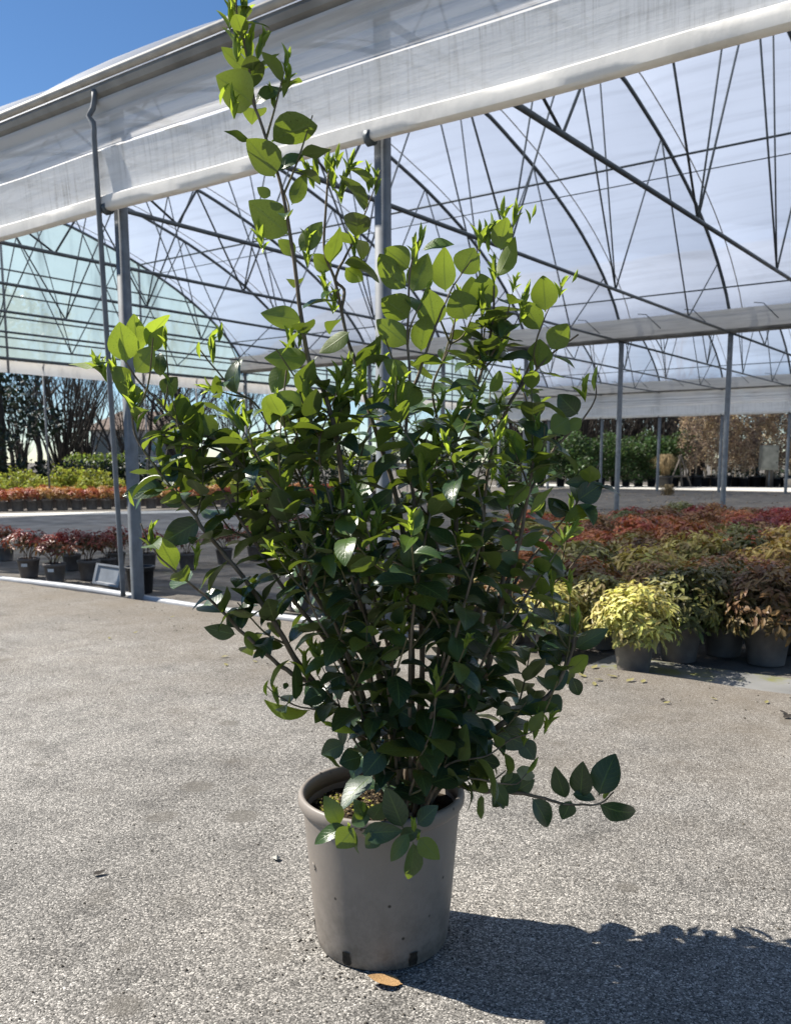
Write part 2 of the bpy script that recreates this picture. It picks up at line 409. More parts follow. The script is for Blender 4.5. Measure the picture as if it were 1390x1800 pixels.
def uvsheet(name, grid, uvs, mat, parent):
    """grid: (m, n, 3) points; uvs: (m, n, 2)"""
    m, n = grid.shape[:2]; mb = MB()
    f = [(i*n+j, i*n+j+1, (i+1)*n+j+1, (i+1)*n+j) for i in range(m-1) for j in range(n-1)]
    mb.add(grid.reshape(-1, 3), f); me = mb.mesh(name, mat)
    lay = me.uv_layers.new(name='UVMap'); U2 = uvs.reshape(-1, 2)
    idx = np.empty(len(me.loops), int); me.loops.foreach_get('vertex_index', idx)
    lay.data.foreach_set('uv', U2[idx].ravel())
    o = link(name, me, parent)
    if parent.type == 'EMPTY': o.location = -parent.location
    return o
# roof film, one panel for each bay, bellied a little between the arches
arcl = np.concatenate([[0], np.cumsum(np.linalg.norm(np.diff(ARC, axis=0), axis=1))])
for span in range(2):
    for k in KS[:-1]:
        nu = 7; g = np.zeros((nu, len(ARC), 3)); uv = np.zeros((nu, len(ARC), 2))
        for i in range(nu):
            fu = i / (nu - 1); u = (k + fu) * SP
            for j, (s, z) in enumerate(ARC):
                tn = ARC[min(j+1, 40)] - ARC[max(j-1, 0)]; tn /= np.linalg.norm(tn); nr = np.array([-tn[1], tn[0]])
                bul = .035 + (.06 + .05 * (j < 14)) * math.sin(math.pi * fu) ** .7 * min(1, 8 * j * (40 - j) / 400) + .012 * mnoise.noise((u * .8, s * .7, span))
                e = np.array([s, z]) + nr * bul
                g[i, j] = G(u, span*W + e[0], e[1]); uv[i, j] = (u, arcl[j] + span * 20)
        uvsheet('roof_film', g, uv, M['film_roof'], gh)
# gutters
for row in range(3):
    s0 = row * W; ua, ub = KS[0]*SP - .4, KS[-1]*SP + .1
    sec = [(-.13, 3.30), (-.145, 3.27), (-.13, 3.24), (-.085, 3.215), (.085, 3.215), (.13, 3.24), (.145, 3.27), (.13, 3.30), (.12, 3.29), (.075, 3.235), (-.075, 3.235), (-.12, 3.29)]
    v = [G(ua, s0 + a, b) for a, b in sec] + [G(ub, s0 + a, b) for a, b in sec]; n = len(sec)
    mb = MB(); mb.add(v, [(i, (i+1) % n, n + (i+1) % n, n + i) for i in range(n)] + [tuple(range(n))[::-1], tuple(range(n, 2*n))])
    go = part('gutter', mb, M['gutter'], gh, False)
    if row == 0:
        mb = MB(); mb.tube([G(ua, -.15, 3.325), G(ub, -.15, 3.325)], .026, 8); part('edge_tube', mb, M['tube_light'], go)
    else:
        # white film strip along the near side of the gutter, with small wire clips
        nu = 60; gr = np.zeros((nu, 5, 3)); uv = np.zeros((nu, 5, 2))
        pr = [(-.15, 3.27), (-.24, 3.33), (-.34, 3.42), (-.42, 3.50), (-.47, 3.56)]
        for i in range(nu):
            u = ua + (ub - ua) * i / (nu - 1)
            for j, (a, b) in enumerate(pr): gr[i, j] = G(u, s0 + a, b + .012 * mnoise.noise((u * 2, j, row))); uv[i, j] = (u, j * .12)
        uvsheet('gutter_film', gr, uv, M['film_white'], go)
        for k in KS[:-1]:
            for q in (.3, .72):
                u = (k + q) * SP; mb = MB(); mb.tube([G(u - .3, s0 - .30, 3.36), G(u - .1, s0 - .5, 3.6), G(u + .05, s0 - .52, 3.62)], .008, 4); part('clip_wire', mb, M['tube'], go)
# side curtains (front row and far row): folds above, flat dirty band, rolled hem
def curtain(row, uleft, uright, sgn, bottom=2.54):
    s0 = row * W; nu = 150; dz = bottom - 2.54
    fold = [(-.12, 3.21), (-.128, 3.185), (-.09, 3.15), (-.088, 3.14), (-.112, 3.125), (-.075, 3.085), (-.072, 3.075), (-.095, 3.06), (-.07, 3.01), (-.068, 3.0), (-.088, 2.985), (-.07, 2.945), (-.10, 2.915), (-.125, 2.905), (-.135, 2.893)]
    band = [(-.134, 2.893), (-.128, 2.86), (-.12, 2.78), (-.112, 2.70), (-.107, 2.635), (-.112, 2.60)]
    def grid(pr, amp):
        g = np.zeros((nu, len(pr), 3)); uv = np.zeros((nu, len(pr), 2))
        for i in range(nu):
            u = uleft + (uright - uleft) * i / (nu - 1)
            sag = .010 * math.sin(u * math.pi / SP) ** 2
            for j, (a, b) in enumerate(pr):
                w = min(1, (3.21 - b) * 12)
                q = mnoise.noise((u * .55, b * 4, row)) * amp * w
                g[i, j] = G(u, s0 + sgn * (a + q), b + dz * w * (1 if row else 0) - sag * w + mnoise.noise((u * .4, b * 2, 5 + row)) * amp * .6 * w)
                uv[i, j] = (u, b)
        return g, uv
    g, uv = grid(fold, .014); c = uvsheet('side_curtain', g, uv, M['film_side'], gh)
    g, uv = grid(band, .006); uvsheet('curtain_band', g, uv, M['film_band'], c)
    # rolled hem
    hp = [(-.095, .046), (-.118, .044), (-.130, .034), (-.134, .0), (-.131, -.036), (-.118, -.047), (-.085, -.049), (-.072, -.03), (-.075, .03), (-.095, .046)]
    g = np.zeros((nu, len(hp), 3)); uv = np.zeros((nu, len(hp), 2))
    for i in range(nu):
        u = uleft + (uright - uleft) * i / (nu - 1); sag = .010 * math.sin(u * math.pi / SP) ** 2
        for j, (a_, b_) in enumerate(hp):
            q = .006 * mnoise.noise((u * 2.5, j % 9 * .5, 3)) + .003 * mnoise.noise((u * 11, j % 9 * .9, 6))
            g[i, j] = G(u, s0 + sgn * (a_ + q), 2.583 + dz * (1 if row else 0) - sag + b_ + q * .6); uv[i, j] = (u, j * .03)
    autosmooth(uvsheet('rolled_hem', g, uv, M['film_roll'], c), 38)
    for k in [k_ for k_ in range(math.ceil(min(uleft, uright) / SP), math.floor(max(uleft, uright) / SP) + 1) if row or k_ != -2]:
        mb = MB(); u = k * SP - .02 - (.1 if row == 0 and k == -1 else 0)
        mb.tube([G(u + .035, s0 + sgn * -.10, 2.55 + dz*(1 if row else 0)), G(u, s0 + sgn * -.10, 2.55 + dz*(1 if row else 0))], .042, 8); part('hem_clamp', mb, M['tube'], c)
curtain(0, KS[-1]*SP, KS[0]*SP - .3, 1)
curtain(2, KS[-1]*SP, KS[0]*SP - .3, 1, 2.42)
# end wall (left end): film between arch and beam, girts, post
for span in range(2):
    ue = KS[-1]*SP; ns_, nz = 34, 8; g = np.zeros((ns_, nz, 3)); uv = np.zeros((ns_, nz, 2))
    for i in range(ns_):
        s = .05 + (W - .1) * i / (ns_ - 1); zt = arch_z(s) + .02
        for j in range(nz):
            zz = 2.98 + (zt - 2.98) * j / (nz - 1); g[i, j] = G(ue + .035, span*W + s, zz); uv[i, j] = (s, zz)
    e = uvsheet('end_wall', g, uv, M['film_end'], gh)
    for zz in (3.0, 3.42, 3.82, 4.25, 4.75):
        a = min(s for s in np.linspace(0, W, 200) if arch_z(s) > zz); b = max(s for s in np.linspace(0, W, 200) if arch_z(s) > zz)
        mb = MB(); mb.tube([G(ue, span*W + a, zz), G(ue, span*W + b, zz)], .035 if zz < 3.1 else .018, 5); part('girt', mb, M['tube'], e)
    for s in (3.1, 6.2, 9.4):
        mb = MB(); mb.tube([G(ue, span*W + s, 2.7), G(ue, span*W + s, arch_z(s))], .024, 6); part('end_post', mb, M['galv'], e)
    g = np.zeros((30, 4, 3)); uv = np.zeros((30, 4, 2))
    for i in range(30):
        s = W * i / 29
        for j, (a, b) in enumerate([(.05, 2.97), (.09, 2.9), (.08, 2.8), (.04, 2.72)]): g[i, j] = G(ue + a, span*W + s, b + .01*mnoise.noise((s, j, 0))); uv[i, j] = (s, b)
    uvsheet('end_curtain', g, uv, M['film_roll'], e)
    for s in (2.0, 4.6, 7.0, 9.5, 11.0):
        mb = MB(); mb.tube([G(ue + .1, span*W + s, -.06), G(ue + .1, span*W + s, 3.0)], .02, 6); part('end_post', mb, M['galv'], e)
# rainwater pipe beside the front column
mb = MB(); q = ground(217, 1043)
tp = np.array([q[0], q[1], 0]); OUT = np.array([.02, -.2, 0])
mb.tube(catmull([tp + [0, 0, -.02]] + [tp + OUT * f_ + [0, 0, 3.0 * f_] for f_ in (.33, .66, .95, 1.0)] + [tp + OUT + [.01, 0, 3.04], G(.05, -.17, 3.10), G(.02, -.15, 3.16), G(.02, -.14, 3.26)], 60), .018, 8)
part('drain_pipe', mb, M['galv'], gh)
tag(link('ground_pipe', (lambda m_: m_)(MB().tube(catmull([G(u, .035 + .012 * math.sin(u * 1.7), -.028 + .006*math.sin(u*2.3)) for u in np.linspace(3.2, -2.75, 14)], 60), .027, 10).mesh('ground_pipe', simple('grey_plastic_pipe', (.42, .43, .44), .35, .15, 6)))),
    'long grey plastic water pipe lying along the concrete edge below the curtain', 'pipe')

# ------------------------------------------------------------------ the potted shrub
PX, PY = -0.068, 1.575                                    # pot centre on the apron
RIM, PH = .158, .30
shrub = thing('potted_shrub', (PX, PY, 0), 'tall bushy evergreen shrub with round glossy leaves in a taupe pot on the concrete', 'potted shrub')
def pot_mat():
    t = NT('taupe_plastic'); c = t.coords('Object'); n = t.noise(c, 9, 5)
    col = t.mix((.205, .178, .153), (.25, .22, .19), n)
    sx = t.n('SeparateXYZ'); t.set(sx.inputs[0], c)
    dirt = t.math('MULTIPLY', t.ramp(sx.outputs[2], [(0, 1), (.05, .5), (.2, .08), (.3, 0)]), t.ramp(t.noise(c, 30, 6, .75), [(.4, .05), (.65, 1)]))
    col = t.mix(col, (.06, .05, .035), t.math('MULTIPLY', dirt, .8))
    sc = t.n('Mapping'); t.set(sc.inputs['Vector'], c); sc.inputs['Scale'].default_value = (1, 1, .25)
    col = t.mix(col, (.29, .26, .23), t.math('MULTIPLY', t.ramp(t.noise(sc.outputs[0], 55, 4, .7), [(.6, 0), (.72, 1)]), .35))
    vo = t.n('TexVoronoi'); t.set(vo.inputs['Vector'], c); vo.inputs['Scale'].default_value = 42
    sp = t.n('SeparateColor'); t.set(sp.inputs[0], vo.outputs['Color'])
    sp_m = t.math('MULTIPLY', t.ramp(vo.outputs['Distance'], [(.08, 1), (.17, 0)]), t.ramp(sp.outputs[0], [(.66, 0), (.7, 1)]))
    col = t.mix(col, (.03, .025, .02), sp_m)
    return t.done(t.bsdf(col, t.math('ADD', .42, t.math('MULTIPLY', n, .15)), .4, 0, t.bump(t.noise(c, 120, 4), .12, .002)))
M['pot'] = pot_mat()
mb = MB(); c = (PX, PY, 0)
mb.lathe([(.0, .008), (.117, .006), (.124, .002), (.1265, .006), (.1300, .03), (.1375, .12), (.1437, .20), (.149, .262), (.1505, .272), (.1445, .272), (.140, .25), (.118, .02), (0, .02)], 64, c)
pot = part('pot', mb, M['pot'], shrub); autosmooth(pot, 50)
mb = MB(); mb.lathe([(.1500, .270), (.1545, .274), (.1582, .281), (.1590, .290), (.1575, .298), (.1535, .302), (.149, .300), (.1455, .294), (.144, .27), (.1500, .270)], 64, c)
part('rim', mb, M['pot'], pot)
M['black_hole'] = simple('painted_gap_shade', (.03, .024, .017), .9, .5, 90)
for ang in (-118, -62, -5, 60, 120, 180):
    # drainage gaps: dark rounded sheet just proud of the wall, painted as the hole's shade, with a raised lip
    mb = MB(); rows = []
    for j, zz in enumerate(np.linspace(.007, .034, 5)):
        hw = (.0085 + .002 * math.sin(zz * 400 + ang)) * (1 - max(0, (zz - .022) / .02) ** 2 * .6)
        rr = .1272 + (zz - .006) * .14 + .0016
        for i in range(4):
            a = R(ang) + (i / 3 - .5) * 2 * hw / rr; rows.append((PX + rr*math.cos(a), PY + rr*math.sin(a), zz))
    mb.add(rows, [(j*4+i, j*4+i+1, (j+1)*4+i+1, (j+1)*4+i) for j in range(4) for i in range(3)])
    part('drain_gap', mb, M['black_hole'], pot)
# moulded arrow mark on the side
mb = MB()
for (za, zb, aa, ab) in ((.185, .178, -150.5, -147.0), (.178, .172, -147.0, -148.6)):
    mb.tube([(PX + (.1278 + z*.0815 + .0007)*math.cos(R(a)), PY + (.1278 + z*.0815 + .0007)*math.sin(R(a)), z) for a, z in ((aa, za), (ab, zb))], .0011, 5)
part('moulded_mark', mb, M['pot'], pot)

# potting soil: lumpy disc and crumbs
M['soil'] = simple('potting_soil', (.05, .038, .026), .95, .5, 60, .1, bump=.8)
M['crumb'] = simple('tan_bark_crumb', (.24, .18, .1), .9, .6, 25, .1)
M['moss'] = simple('yellow_moss', (.3, .3, .06), .9, .4, 50, .1)
mb = MB(); rr = np.linspace(0, .1425, 12); th = np.arange(40) * 2*math.pi/40; V = []
for r in rr:
    for t_ in th:
        x, y = r*math.cos(t_), r*math.sin(t_); V.append((PX + x, PY + y, .258 + .008*mnoise.noise((x*25, y*25, 1)) + .005*mnoise.noise((x*80, y*80, 2)) + .012*(1 - r/.1425)))
mb.add(V, [(i*40+j, i*40+(j+1) % 40, (i+1)*40+(j+1) % 40, (i+1)*40+j) for i in range(11) for j in range(40)])
soil = part('soil', mb, M['soil'], shrub)
rng = random.Random(11)
def blob(mb, p, r, rng, squash=.7):
    v = np.array([(1,0,0),(-1,0,0),(0,1,0),(0,-1,0),(0,0,1),(0,0,-1)], float) * [[rng.uniform(.6, 1.2)] for _ in range(6)]
    a = rng.uniform(0, 6.3); Rz = np.array([[math.cos(a), -math.sin(a), 0], [math.sin(a), math.cos(a), 0], [0, 0, squash]])
    mb.add(v @ Rz.T * r + np.asarray(p), [(0,2,4),(2,1,4),(1,3,4),(3,0,4),(2,0,5),(1,2,5),(3,1,5),(0,3,5)])
for nm, mt, cnt, cx, cy, sp in (('bark_crumbs', 'crumb', 420, -.05, -.02, .075), ('moss_tufts', 'moss', 150, -.088, .0, .03), ('dark_crumbs', 'soil', 500, 0, 0, .09)):
    mb = MB()
    for _ in range(cnt):
        x, y = rng.gauss(cx, sp), rng.gauss(cy, sp)
        if x*x + y*y > .136**2: continue
        blob(mb, (PX + x, PY + y, .262 + .008*mnoise.noise((x*25, y*25, 1)) + .012*(1 - math.hypot(x, y)/.1425)), rng.uniform(.0018, .0055), rng)
    tag(part(nm, mb, M[mt], soil, False), kind='stuff')

# leaf blades: 6 shapes, unit length along x, upper face +z
def leaf_shape(rec, fold, wave, tw, notch=0, w=.5, n=6, pet=.07, seed=0):
    ts = [0, .05, .09, .16, .27, .4, .54, .68, .8, .9, .965, 1.0] if n == 6 else [0, .12, .35, .62, .84, 1]
    cols = [-1, 0, 1]
    V = []; UVs = []
    for i, t in enumerate(ts):
        if t <= .06: wd = .014
        else:
            q = (t - .06) / .94; wd = w * .5 * (math.sin(math.pi * min(1, q ** .86)) ** .8 + .0) if q < 1 else .004
            if i == len(ts) - 1: wd = .006
        ang = rec * (t + .25 * t * t) * .8; x = math.sin(ang) / rec if abs(rec) > 1e-3 else t; z = -(1 - math.cos(ang)) / rec if abs(rec) > 1e-3 else 0
        for cc in cols:
            y = cc * wd; dz = fold * abs(y) + wave * math.sin(t * 9 + cc * 2 + seed) * abs(cc) * wd
            a = tw * t; yy = y * math.cos(a) - dz * math.sin(a); dz2 = y * math.sin(a) + dz * math.cos(a)
            xx = x - dz2 * math.sin(ang) * -1; zz = z + dz2 * math.cos(ang)
            if notch and i == len(ts) - 1: xx -= .05
            V.append((xx, yy, zz)); UVs.append((t, .5 + cc * .5))
    nc = len(cols)
    Fc = [(i*nc+j, (i+1)*nc+j, (i+1)*nc+j+1, i*nc+j+1) for i in range(len(ts)-1) for j in range(nc-1)]
    return np.array(V), Fc, np.array(UVs)
LV = [leaf_shape(.55, .30, .10, .10, 0, .52, seed=0), leaf_shape(.95, .22, .14, -.25, 0, .50, seed=1), leaf_shape(.2, .16, .08, .08, 0, .56, seed=2),
      leaf_shape(1.35, .40, .12, .3, 0, .46, seed=3), leaf_shape(.7, .55, .06, -.1, 0, .48, seed=4), leaf_shape(-.25, .25, .16, .2, 0, .5, seed=5)]
SV = [leaf_shape(-.5, .8, 0, .1, 0, .42, 5, seed=1), leaf_shape(.5, .7, 0, -.1, 0, .4, 5, seed=2)]
def leaf_mesh(name, sh, mat):
    V, Fc, UVs = sh; me = bpy.data.meshes.new(name); me.from_pydata(V.tolist(), [], Fc); me.update()
    me.polygons.foreach_set('use_smooth', np.ones(len(me.polygons), bool)); me.materials.append(mat)
    lay = me.uv_layers.new(name='UVMap'); idx = np.empty(len(me.loops), int); me.loops.foreach_get('vertex_index', idx)
    lay.data.foreach_set('uv', UVs[idx].ravel()); return me
M['leaf'] = leaf_mat('evergreen_leaf', False); M['leaf_j'] = leaf_mat('evergreen_leaf_mass', True)
LM = [leaf_mesh('leaf', s, M['leaf']) for s in LV]; SM = [leaf_mesh('shoot_leaf', s, M['leaf']) for s in SV]
M['bark'] = bark_mat('grey_brown_bark', (.10, .075, .05), (.21, .17, .12), 60)
M['twig'] = bark_mat('green_brown_twig', (.10, .085, .045), (.17, .15, .07), 60)

leaves = []     # (matrix 4x4 np, variant, shoot?, age, rnd, weight)
rng = random.Random(23)
def frame(base, axis, normal, L, Wd, thick=None):
    x = np.asarray(axis, float); x /= np.linalg.norm(x); n = np.asarray(normal, float); n = n - x * (n @ x)
    if np.linalg.norm(n) < 1e-6: n = np.cross(x, [1, 0, .3])
    n /= np.linalg.norm(n); y = np.cross(n, x)
    Mx = np.eye(4); Mx[:3, 0] = x * L; Mx[:3, 1] = y * Wd; Mx[:3, 2] = n * L; Mx[:3, 3] = base
    return Mx
def pxp(u, v, dy): return aty(u, v, PY + dy)
# --- leaves read off one by one: base px, tip px, width px, depth offset, kind (b underside seen, t upper face seen), age
HAND = [
 (445,184,393,133,66,-.06,'b',.35),(449,184,490,136,22,-.05,'t',.3),(478,249,555,203,58,-.05,'b',.35),(483,312,445,239,62,-.07,'b',.35),(490,300,527,264,18,-.06,'t',.25),
 (441,248,393,236,15,-.05,'t',.2),(507,412,442,356,54,-.06,'b',.3),(527,442,563,388,36,-.06,'b',.35),(513,360,537,303,28,-.04,'b',.35),(476,345,453,331,18,-.05,'b',.3),(520,446,491,423,24,-.04,'b',.35),
 (531,563,458,551,38,-.06,'b',.45),(543,628,468,632,38,-.07,'b',.5),(614,583,565,622,26,-.03,'b',.4),(583,474,550,452,32,.0,'b',.35),(607,470,637,499,28,.01,'b',.95),
 (718,560,675,518,54,-.02,'b',.45),(714,508,655,453,42,-.01,'b',.42),(719,472,681,436,44,-.02,'b',.5),(725,514,752,450,40,-.01,'b',.45),(715,606,664,564,42,-.02,'b',.42),(740,618,745,552,42,.0,'b',.4),(765,574,752,511,50,.01,'b',.45),
 (783,513,776,438,42,.02,'b',.5),(810,482,832,438,42,.03,'b',.45),(880,440,884,383,40,.04,'b',.5),(873,487,913,428,32,.05,'b',.5),(857,540,842,483,48,.04,'b',.4),(820,562,800,510,48,.02,'b',.45),(835,545,828,489,42,.05,'b',.4),
 (958,548,955,483,44,.05,'b',.5),(948,580,920,530,40,.06,'b',.42),(968,615,995,568,40,.03,'b',.45),(945,647,950,597,42,.05,'b',.42),(742,440,792,417,13,.0,'t',.5),(718,665,674,632,32,-.03,'b',.4),(717,718,718,670,46,-.04,'b',.45),(860,690,885,652,24,.0,'b',.6),
 (1015,728,984,698,42,.02,'t',.05),(1000,735,968,757,38,.0,'b',.35),(1022,735,993,758,24,.0,'b',.4),(1015,880,1057,850,36,.0,'t',.02),(1048,858,1096,854,11,.0,'t',.05),(1035,846,998,849,20,.01,'t',.1),(990,918,1046,882,28,-.02,'t',.45),(1000,905,962,880,32,.0,'t',.0),
 (932,855,880,884,30,-.12,'b',.85),(938,850,968,813,20,-.1,'t',.3),(930,905,977,860,20,-.1,'b',.55),(918,800,893,768,24,-.1,'b',1.),(930,815,906,783,22,-.1,'b',.98),(924,790,884,757,20,-.09,'b',1.),(945,815,947,772,18,-.1,'b',1.),(905,960,880,945,26,-.1,'b',.5),(915,960,955,935,22,-.11,'t',.35),(905,1010,870,990,26,-.1,'t',.2),(912,985,880,975,22,-.11,'t',.3),
 (1052,1413,1129,1451,40,-.03,'t',0.),(1052,1398,1076,1326,52,-.03,'t',0.),(1020,1402,1022,1343,38,-.03,'t',0.),(993,1404,974,1352,30,-.03,'t',0.),(935,1403,973,1456,40,-.04,'t',0.),(1003,1407,989,1441,30,-.04,'t',.02),(893,1390,864,1414,32,-.04,'t',.0),(845,1397,850,1441,15,-.05,'b',.3),(1005,1396,1047,1401,24,-.03,'t',0.),(1060,1405,1072,1385,10,-.03,'t',.5),(880,1390,915,1362,32,-.05,'t',.0),(905,1392,938,1372,26,-.04,'t',.03),(850,1385,832,1355,34,-.05,'t',.0),(868,1388,890,1420,24,-.05,'t',.05),(835,1330,880,1350,36,-.07,'t',.0),(870,1285,930,1312,40,-.07,'t',.0),(915,1300,940,1335,32,-.06,'t',.02),(850,1320,825,1290,30,-.07,'t',.02),
 (708,1455,680,1380,46,-.20,'t',.12),(733,1450,766,1417,32,-.19,'t',.15),(735,1472,770,1511,36,-.22,'t',.5),(726,1480,727,1556,36,-.22,'t',.32),(718,1465,687,1515,28,-.22,'t',.35),(636,1465,702,1462,38,-.21,'t',.2),(612,1455,547,1466,26,-.20,'t',.28),(622,1455,594,1491,44,-.21,'t',.42),(652,1430,614,1448,32,-.19,'t',.3),(598,1450,574,1404,34,-.19,'t',.3),(655,1442,672,1414,34,-.19,'t',.25),(625,1462,622,1504,13,-.21,'t',.3),(666,1464,645,1491,30,-.21,'t',.2),(640,1440,628,1410,28,-.19,'t',.25),(702,1470,735,1462,26,-.2,'t',.2),
 (192,637,121,632,15,-.03,'b',.7),(222,637,212,569,46,-.04,'b',.8),(243,620,235,552,38,-.02,'b',.8),(257,608,287,548,25,-.02,'b',.8),(265,620,289,575,26,-.02,'b',.5),(238,655,272,610,34,-.03,'b',.55),(282,662,280,617,24,.0,'t',.1),(228,672,199,648,34,-.03,'b',.5),(258,700,205,684,30,-.04,'b',.35),(285,690,309,667,30,-.0,'t',.0),(310,737,328,698,38,-.03,'b',.35),
 (293,857,216,867,30,-.08,'t',.12),(352,915,284,955,44,-.08,'t',.02),(325,882,289,887,16,-.06,'t',.15),(325,882,359,877,18,-.06,'t',.15),(375,770,350,728,38,-.03,'b',.35),(310,1002,279,943,34,-.1,'b',.75),
 (668,1112,627,1106,22,-.16,'b',.9),(700,1135,672,1162,28,-.16,'b',.6),(692,1100,705,1068,22,-.16,'t',.35),(690,1118,718,1140,28,-.15,'t',.1),
 (606,1306,562,1328,36,-.1,'t',.12),(636,1330,597,1340,40,-.12,'t',.15),(675,1320,640,1362,38,-.14,'t',.15),(700,1250,735,1265,44,-.12,'t',.05),(680,1262,640,1262,22,-.12,'t',.3),(545,1248,465,1253,22,-.12,'b',.65),(520,1232,524,1168,20,-.12,'t',.1),(575,1215,530,1232,36,-.1,'t',.1),
 (505,1200,500,1210,10,-.1,'t',.2),(460,1140,425,1112,30,-.1,'b',.35),(415,1115,361,1105,26,-.1,'t',.12),(470,1060,405,1040,24,-.08,'t',.12),(430,1075,400,1100,34,-.09,'t',.02),(450,1060,428,1035,26,-.08,'t',.2),(395,1040,330,1058,16,-.09,'t',.15),
 (800,1250,860,1300,38,-.1,'t',.0),(860,1240,800,1225,34,-.1,'t',.0),(900,1255,960,1222,30,-.06,'t',.0),(955,1205,1000,1180,40,-.03,'t',.05),(960,1225,985,1250,34,-.03,'t',.0),(985,1170,945,1120,38,.0,'t',.0),(1010,1140,1065,1105,30,.0,'t',.08),(1000,1130,985,1095,30,.0,'t',.1),(1000,1185,1030,1145,30,-.02,'b',.7),(1005,1190,1018,1225,26,.0,'t',.0),
 (600,1350,565,1330,10,-.12,'t',.2),(690,860,650,905,36,-.16,'t',.15),(715,950,725,1000,44,-.2,'t',.3),(740,760,690,800,22,-.1,'t',.25),(560,850,585,900,28,-.1,'t',.1),
 (489,690,470,745,40,-.1,'b',.6),(530,720,487,692,38,-.1,'b',.45),(560,690,512,718,44,-.08,'b',.5),(500,640,480,690,34,-.04,'b',.45),(575,775,522,745,36,-.1,'b',.55),(545,800,480,785,26,-.1,'b',.45),
]
for (bu, bv, tu, tv, wp, dy, kd, age) in HAND:
    b = pxp(bu, bv, dy); px_len = math.hypot(tu - bu, tv - bv)
    k_ = (PY + dy) / F
    tip_dy = dy + rng.uniform(-.012, .012) * (px_len / 60) + (-.012 if kd == 't' else .0)
    t = pxp(tu, tv, tip_dy); ax = t - b; L = np.linalg.norm(ax)
    toc = C0 - b; toc /= np.linalg.norm(toc)
    side = np.cross(ax / L, toc)
    nrm = toc * (1 if kd == 't' else -1) + side * rng.uniform(-.55, .55)
    if wp < .42 * px_len:                                   # narrow in the picture: really a leaf seen tilted
        a_ = math.acos(min(1, max(.25, wp / (.5 * px_len)))) * rng.choice((-1, 1))
        nrm = toc * (1 if kd == 't' else -1) * math.cos(a_) + side * math.sin(a_)
        wreal = .5 * px_len
        if nrm[2] < 0 and kd == 't': nrm = toc * math.cos(a_) - side * math.sin(a_)
    else: wreal = wp * 1.04
    var = rng.choice((0, 2, 2, 4) if wp > .6 * px_len else (0, 1, 2, 4, 5))
    leaves.append((frame(b, ax, nrm, L * 1.03, wreal * k_ / .52 * 1.03), var, False, age, rng.random(), 1e6 + px_len))

